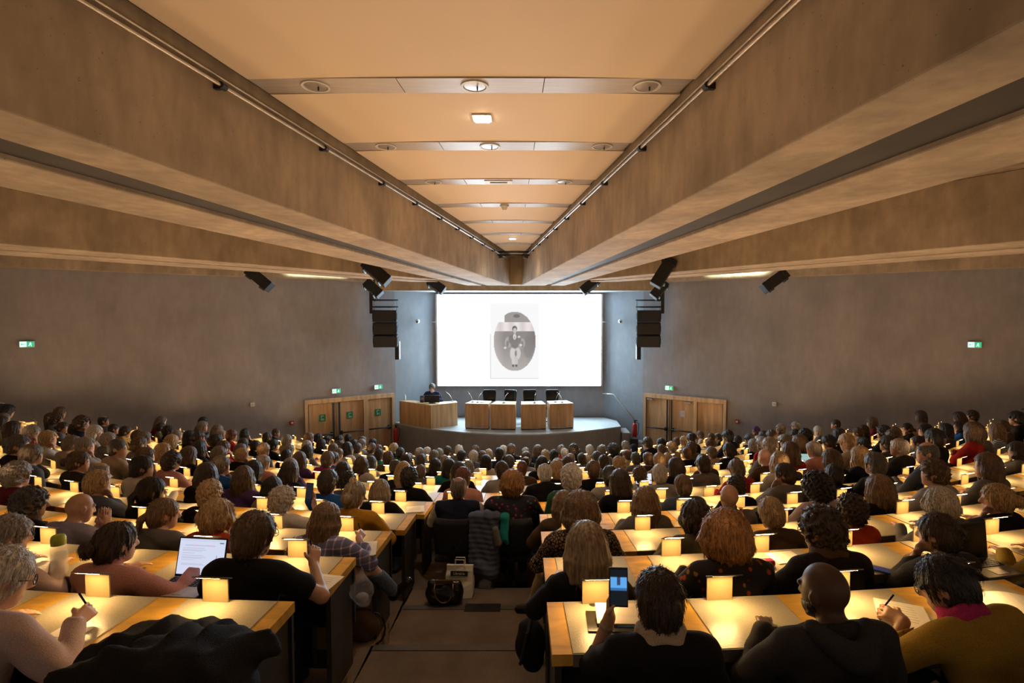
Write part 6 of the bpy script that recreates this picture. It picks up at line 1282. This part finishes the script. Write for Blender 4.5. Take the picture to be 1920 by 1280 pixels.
# black coat over the empty chair of the nearest left row
p = row_point(345, 1)
chair(p, face_angle(p), zf(1), 'empty dark chair under the black coat, nearest row left')
blob('coat', 'big black coat heaped over the chair back, nearest row left', 'coat', (p.x, p.y, zf(1)), face_angle(p), [('shell', drape(0.66, -0.30, -0.10, 0.95, 0.66, 0.40, 0.045, 10, 4, 0.06) + [('e', V3(-0.14, 0.06, 0.84), (0.34, 0.22, 0.08), None, 0.06), ('e', V3(0.10, -0.06, 0.945), (0.26, 0.13, 0.05), None, 0.06)], 0.014, 'cloth_blk', lambda x, y, z: wrinkle(8, 0.012)(x, y, z) + 0.020 * np.abs(np.sin(13 * x + 17 * z - 9 * y + 1.8 * np.sin(7 * y + 8 * x))) - 0.012), ('sleeve', [('c', V3(0.2, -0.28, 0.86), V3(0.36, -0.33, 0.62), 0.06, 0.055, 0.03), ('c', V3(0.36, -0.33, 0.62), V3(0.33, -0.34, 0.35), 0.055, 0.045, 0.03)], 0.013, 'cloth_blk', wrinkle(9, 0.008))])
# the pair of black chairs mid-aisle carry a grey quilted coat with a teal scarf
p, a = polar(rp(5), -0.50 - XC)
blob('coat', 'grey quilted coat hanging over the black chairs at the end of the aisle', 'coat', (p.x, p.y, zf(5)), a, [('shell', drape(0.30, -0.32, -0.16, 0.91, 0.70, 0.36, 0.035, 6, 2, 0.01) + [('c', V3(-0.05, -0.33, 0.42), V3(0.07, -0.33, 0.34), 0.06, 0.07, 0.03)], 0.011, 'cloth_dbl', quilt), ('lining', [('c', V3(0.12, -0.34, 0.80), V3(0.15, -0.35, 0.66), 0.03, 0.04, 0.02)], 0.011, 'cloth_gry', wrinkle(3, 0.004))])
blob('scarf', 'teal scarf tucked beside the grey quilted coat', 'scarf', (p.x + 0.21, p.y, zf(5)), a, [('cloth', drape(0.07, -0.30, -0.18, 0.895, 0.72, 0.66, 0.02, 3, 5, 0.0), 0.009, 'cloth_tea', wrinkle(4, 0.004))])
# handbag and tote in the aisle
gz = zf(4)
def lift(px, py, D): q = P(px, py, D); return q
p = G(834, 1131, gz); rt = thing('handbag', 'black handbag with thin tan handles standing in the aisle', 'handbag', (p.x, p.y, gz), 0.05)
put('bag', sdf_mesh('bag', [('c', V3(-0.10, 0, 0.07), V3(0.10, 0, 0.07), 0.075, 0.075, 0.05), ('c', V3(-0.13, 0, 0.20), V3(0.13, 0, 0.20), 0.03, 0.03, 0.08), ('c', V3(-0.12, 0, 0.12), V3(0.12, 0, 0.12), 0.055, 0.055, 0.05)], 0.009, wrinkle(12, 0.005), (lambda x, y, z: (0.004 - z + 0 * x + 0 * y).astype(np.float32),)), 'leather_black', rt)
MB().box((0.0, -0.02, 0.225), (0.17, 0.02, 0.035)).build('flap', 'cloth_brn', rt, bevel=0.006)
MB().tube([(-0.085 + 0.0, -0.05, 0.22)] + [(0.085 * math.cos(t) * 1.05, -0.085, 0.19 + 0.14 * math.sin(t)) for t in np.linspace(math.pi, 2 * math.pi, 12)] + [(0.085, -0.05, 0.22)], 0.005, 8).build('handle', 'copper', rt, smooth=True)
MB().lathe([(0.010, 0), (0.010, 0.008)], n=12).build('stud', 'steel', rt).location = (0.01, -0.082, 0.05)
p = G(862, 1116, gz); rt = thing('tote_bag', 'white paper tote bag with black printed label leaning on the chair', 'bag', (p.x, p.y, gz), -0.05)
vs_ = []; rs2 = random.Random(3)
for j in range(7):
    q = j / 6; hw = 0.135 + 0.004 * math.sin(5 * q); dp = 0.055 * (1 - 0.75 * q)
    vs_ += [(x + rs2.uniform(-.004, .004), y + 0.02 * q + rs2.uniform(-.006, .006), 0.30 * q + 0.003) for x, y in ((-hw, -dp), (-hw / 3, -dp - 0.004), (hw / 3, -dp - 0.004), (hw, -dp), (hw, dp), (hw / 3, dp), (-hw / 3, dp), (-hw, dp))]
MB().add(vs_, [tuple(range(7, -1, -1))] + [(j * 8 + i, j * 8 + (i + 1) % 8, j * 8 + 8 + (i + 1) % 8, j * 8 + 8 + i) for j in range(6) for i in range(8)] + [tuple(range(48, 56))]).build('bag', 'paper', rt)
for y_ in (-0.01, 0.045): MB().tube([(-0.05, y_, 0.29), (-0.045, y_ + 0.01, 0.36), (0.045, y_ + 0.01, 0.36), (0.05, y_, 0.29)], 0.005, 6).build('handle', 'paper', rt)
lb = MB().box((0.0, -0.026, 0.235), (0.17, 0.004, 0.046), Matrix.Rotation(math.radians(-12), 3, 'X')).build('label', 'black_metal', rt)
o = put('lettering', text_mesh('Librairie', 0.034, 0.0006), 'paper', lb, (0, -0.0295, 0.235)); o.rotation_euler = (math.radians(78), 0, 0)
# bags by the right-hand desk end, coats on the aisle chairs
p = G(1003, 1252, zf(2)); blob('backpack', 'black backpack on the floor against the nearest right desk', 'backpack', (p.x - 0.03, p.y, zf(2)), 0.2, [('body', [('e', V3(0, 0, 0.17), (0.10, 0.12, 0.17), None, 0.03), ('e', V3(0, -0.09, 0.12), (0.07, 0.05, 0.09), None, 0.03)], 0.011, 'cloth_blk', wrinkle(21, 0.006)), ('strap', [('c', V3(-0.04, -0.1, 0.3), V3(-0.09, -0.12, 0.12), 0.012, 0.012, 0.01), ('c', V3(-0.04, -0.1, 0.3), V3(0, -0.02, 0.35), 0.012, 0.012, 0.01)], 0.007, 'cloth_chr', None)])
p, a = polar(rp(2), AISLE[1] - XC + 0.26); blob('coat', 'dark grey coat hung on the aisle chair behind the grey-blond bob', 'coat', (p.x, p.y, zf(2)), a, [('shell', drape(0.42, -0.33, -0.19, 0.86, 0.66, 0.15, 0.035, 7, 11, 0.05), 0.012, 'cloth_chr', wrinkle(22, 0.008))])
p = G(700, 1215, zf(3)); blob('handbag', 'dark bag with a long strap on the floor beside the crossed legs', 'handbag', (p.x - 0.12, p.y + 0.1, zf(3)), 0.1, [('body', [('e', V3(0, 0, 0.12), (0.14, 0.07, 0.13), None, 0.03)], 0.011, 'cloth_brn', wrinkle(23, 0.005)), ('strap', [('c', V3(0.10 + 0.09 * math.sin(t), -0.05, 0.12 + 0.13 * math.cos(t)), V3(0.10 + 0.09 * math.sin(t + 0.4), -0.05, 0.12 + 0.13 * math.cos(t + 0.4)), 0.008, 0.008, 0.005) for t in np.arange(0, 3.2, 0.4)], 0.006, 'leather_black', None)])
rt = blob('jacket', 'black jacket with a white number fifty-one hung over a chair, fifth row right', 'jacket', (P(1448, 960, 5.35).x, 5.35, zf(5)), 0.0, [('shell', drape(0.50, -0.12, 0.06, 0.98, 0.7, 0.55, 0.045, 8, 31, 0.04), 0.012, 'cloth_blk', wrinkle(31, 0.01)), ('lining', [('c', V3(0.26, -0.12, 0.92), V3(0.27, -0.14, 0.62), 0.02, 0.03, 0.01)], 0.01, 'cloth_org', None)])
o = put('number_print', text_mesh('51', 0.06, 0.001), 'paper', rt, (0.02, -0.155, 0.84)); o.rotation_euler = (math.radians(80), 0, 0)
p = G(650, 1118, zf(2) + DZ - 0.1); rt = thing('plastic_bag', 'crumpled clear plastic bag hanging at the end of the second left desk', 'bag', (AISLE[0] + 0.09, p.y + 0.25, zf(2) + 0.42), 0.2)
mb, t, b = base_mat('film', (0.7, 0.7, 0.75), 0.2); b.inputs['Alpha'].default_value = 0.2
put('film', sdf_mesh('film', [('e', V3(0, 0, 0.10), (0.075, 0.05, 0.10), None, 0.02), ('c', V3(0, 0, 0.18), V3(0, 0, 0.27), 0.03, 0.012, 0.03)], 0.009, wrinkle(40, 0.012)), 'film', rt); put('contents', sdf_mesh('contents', [('e', V3(0, 0, 0.06), (0.045, 0.03, 0.035), None, 0.02)], 0.009), 'cloth_lgr', rt)
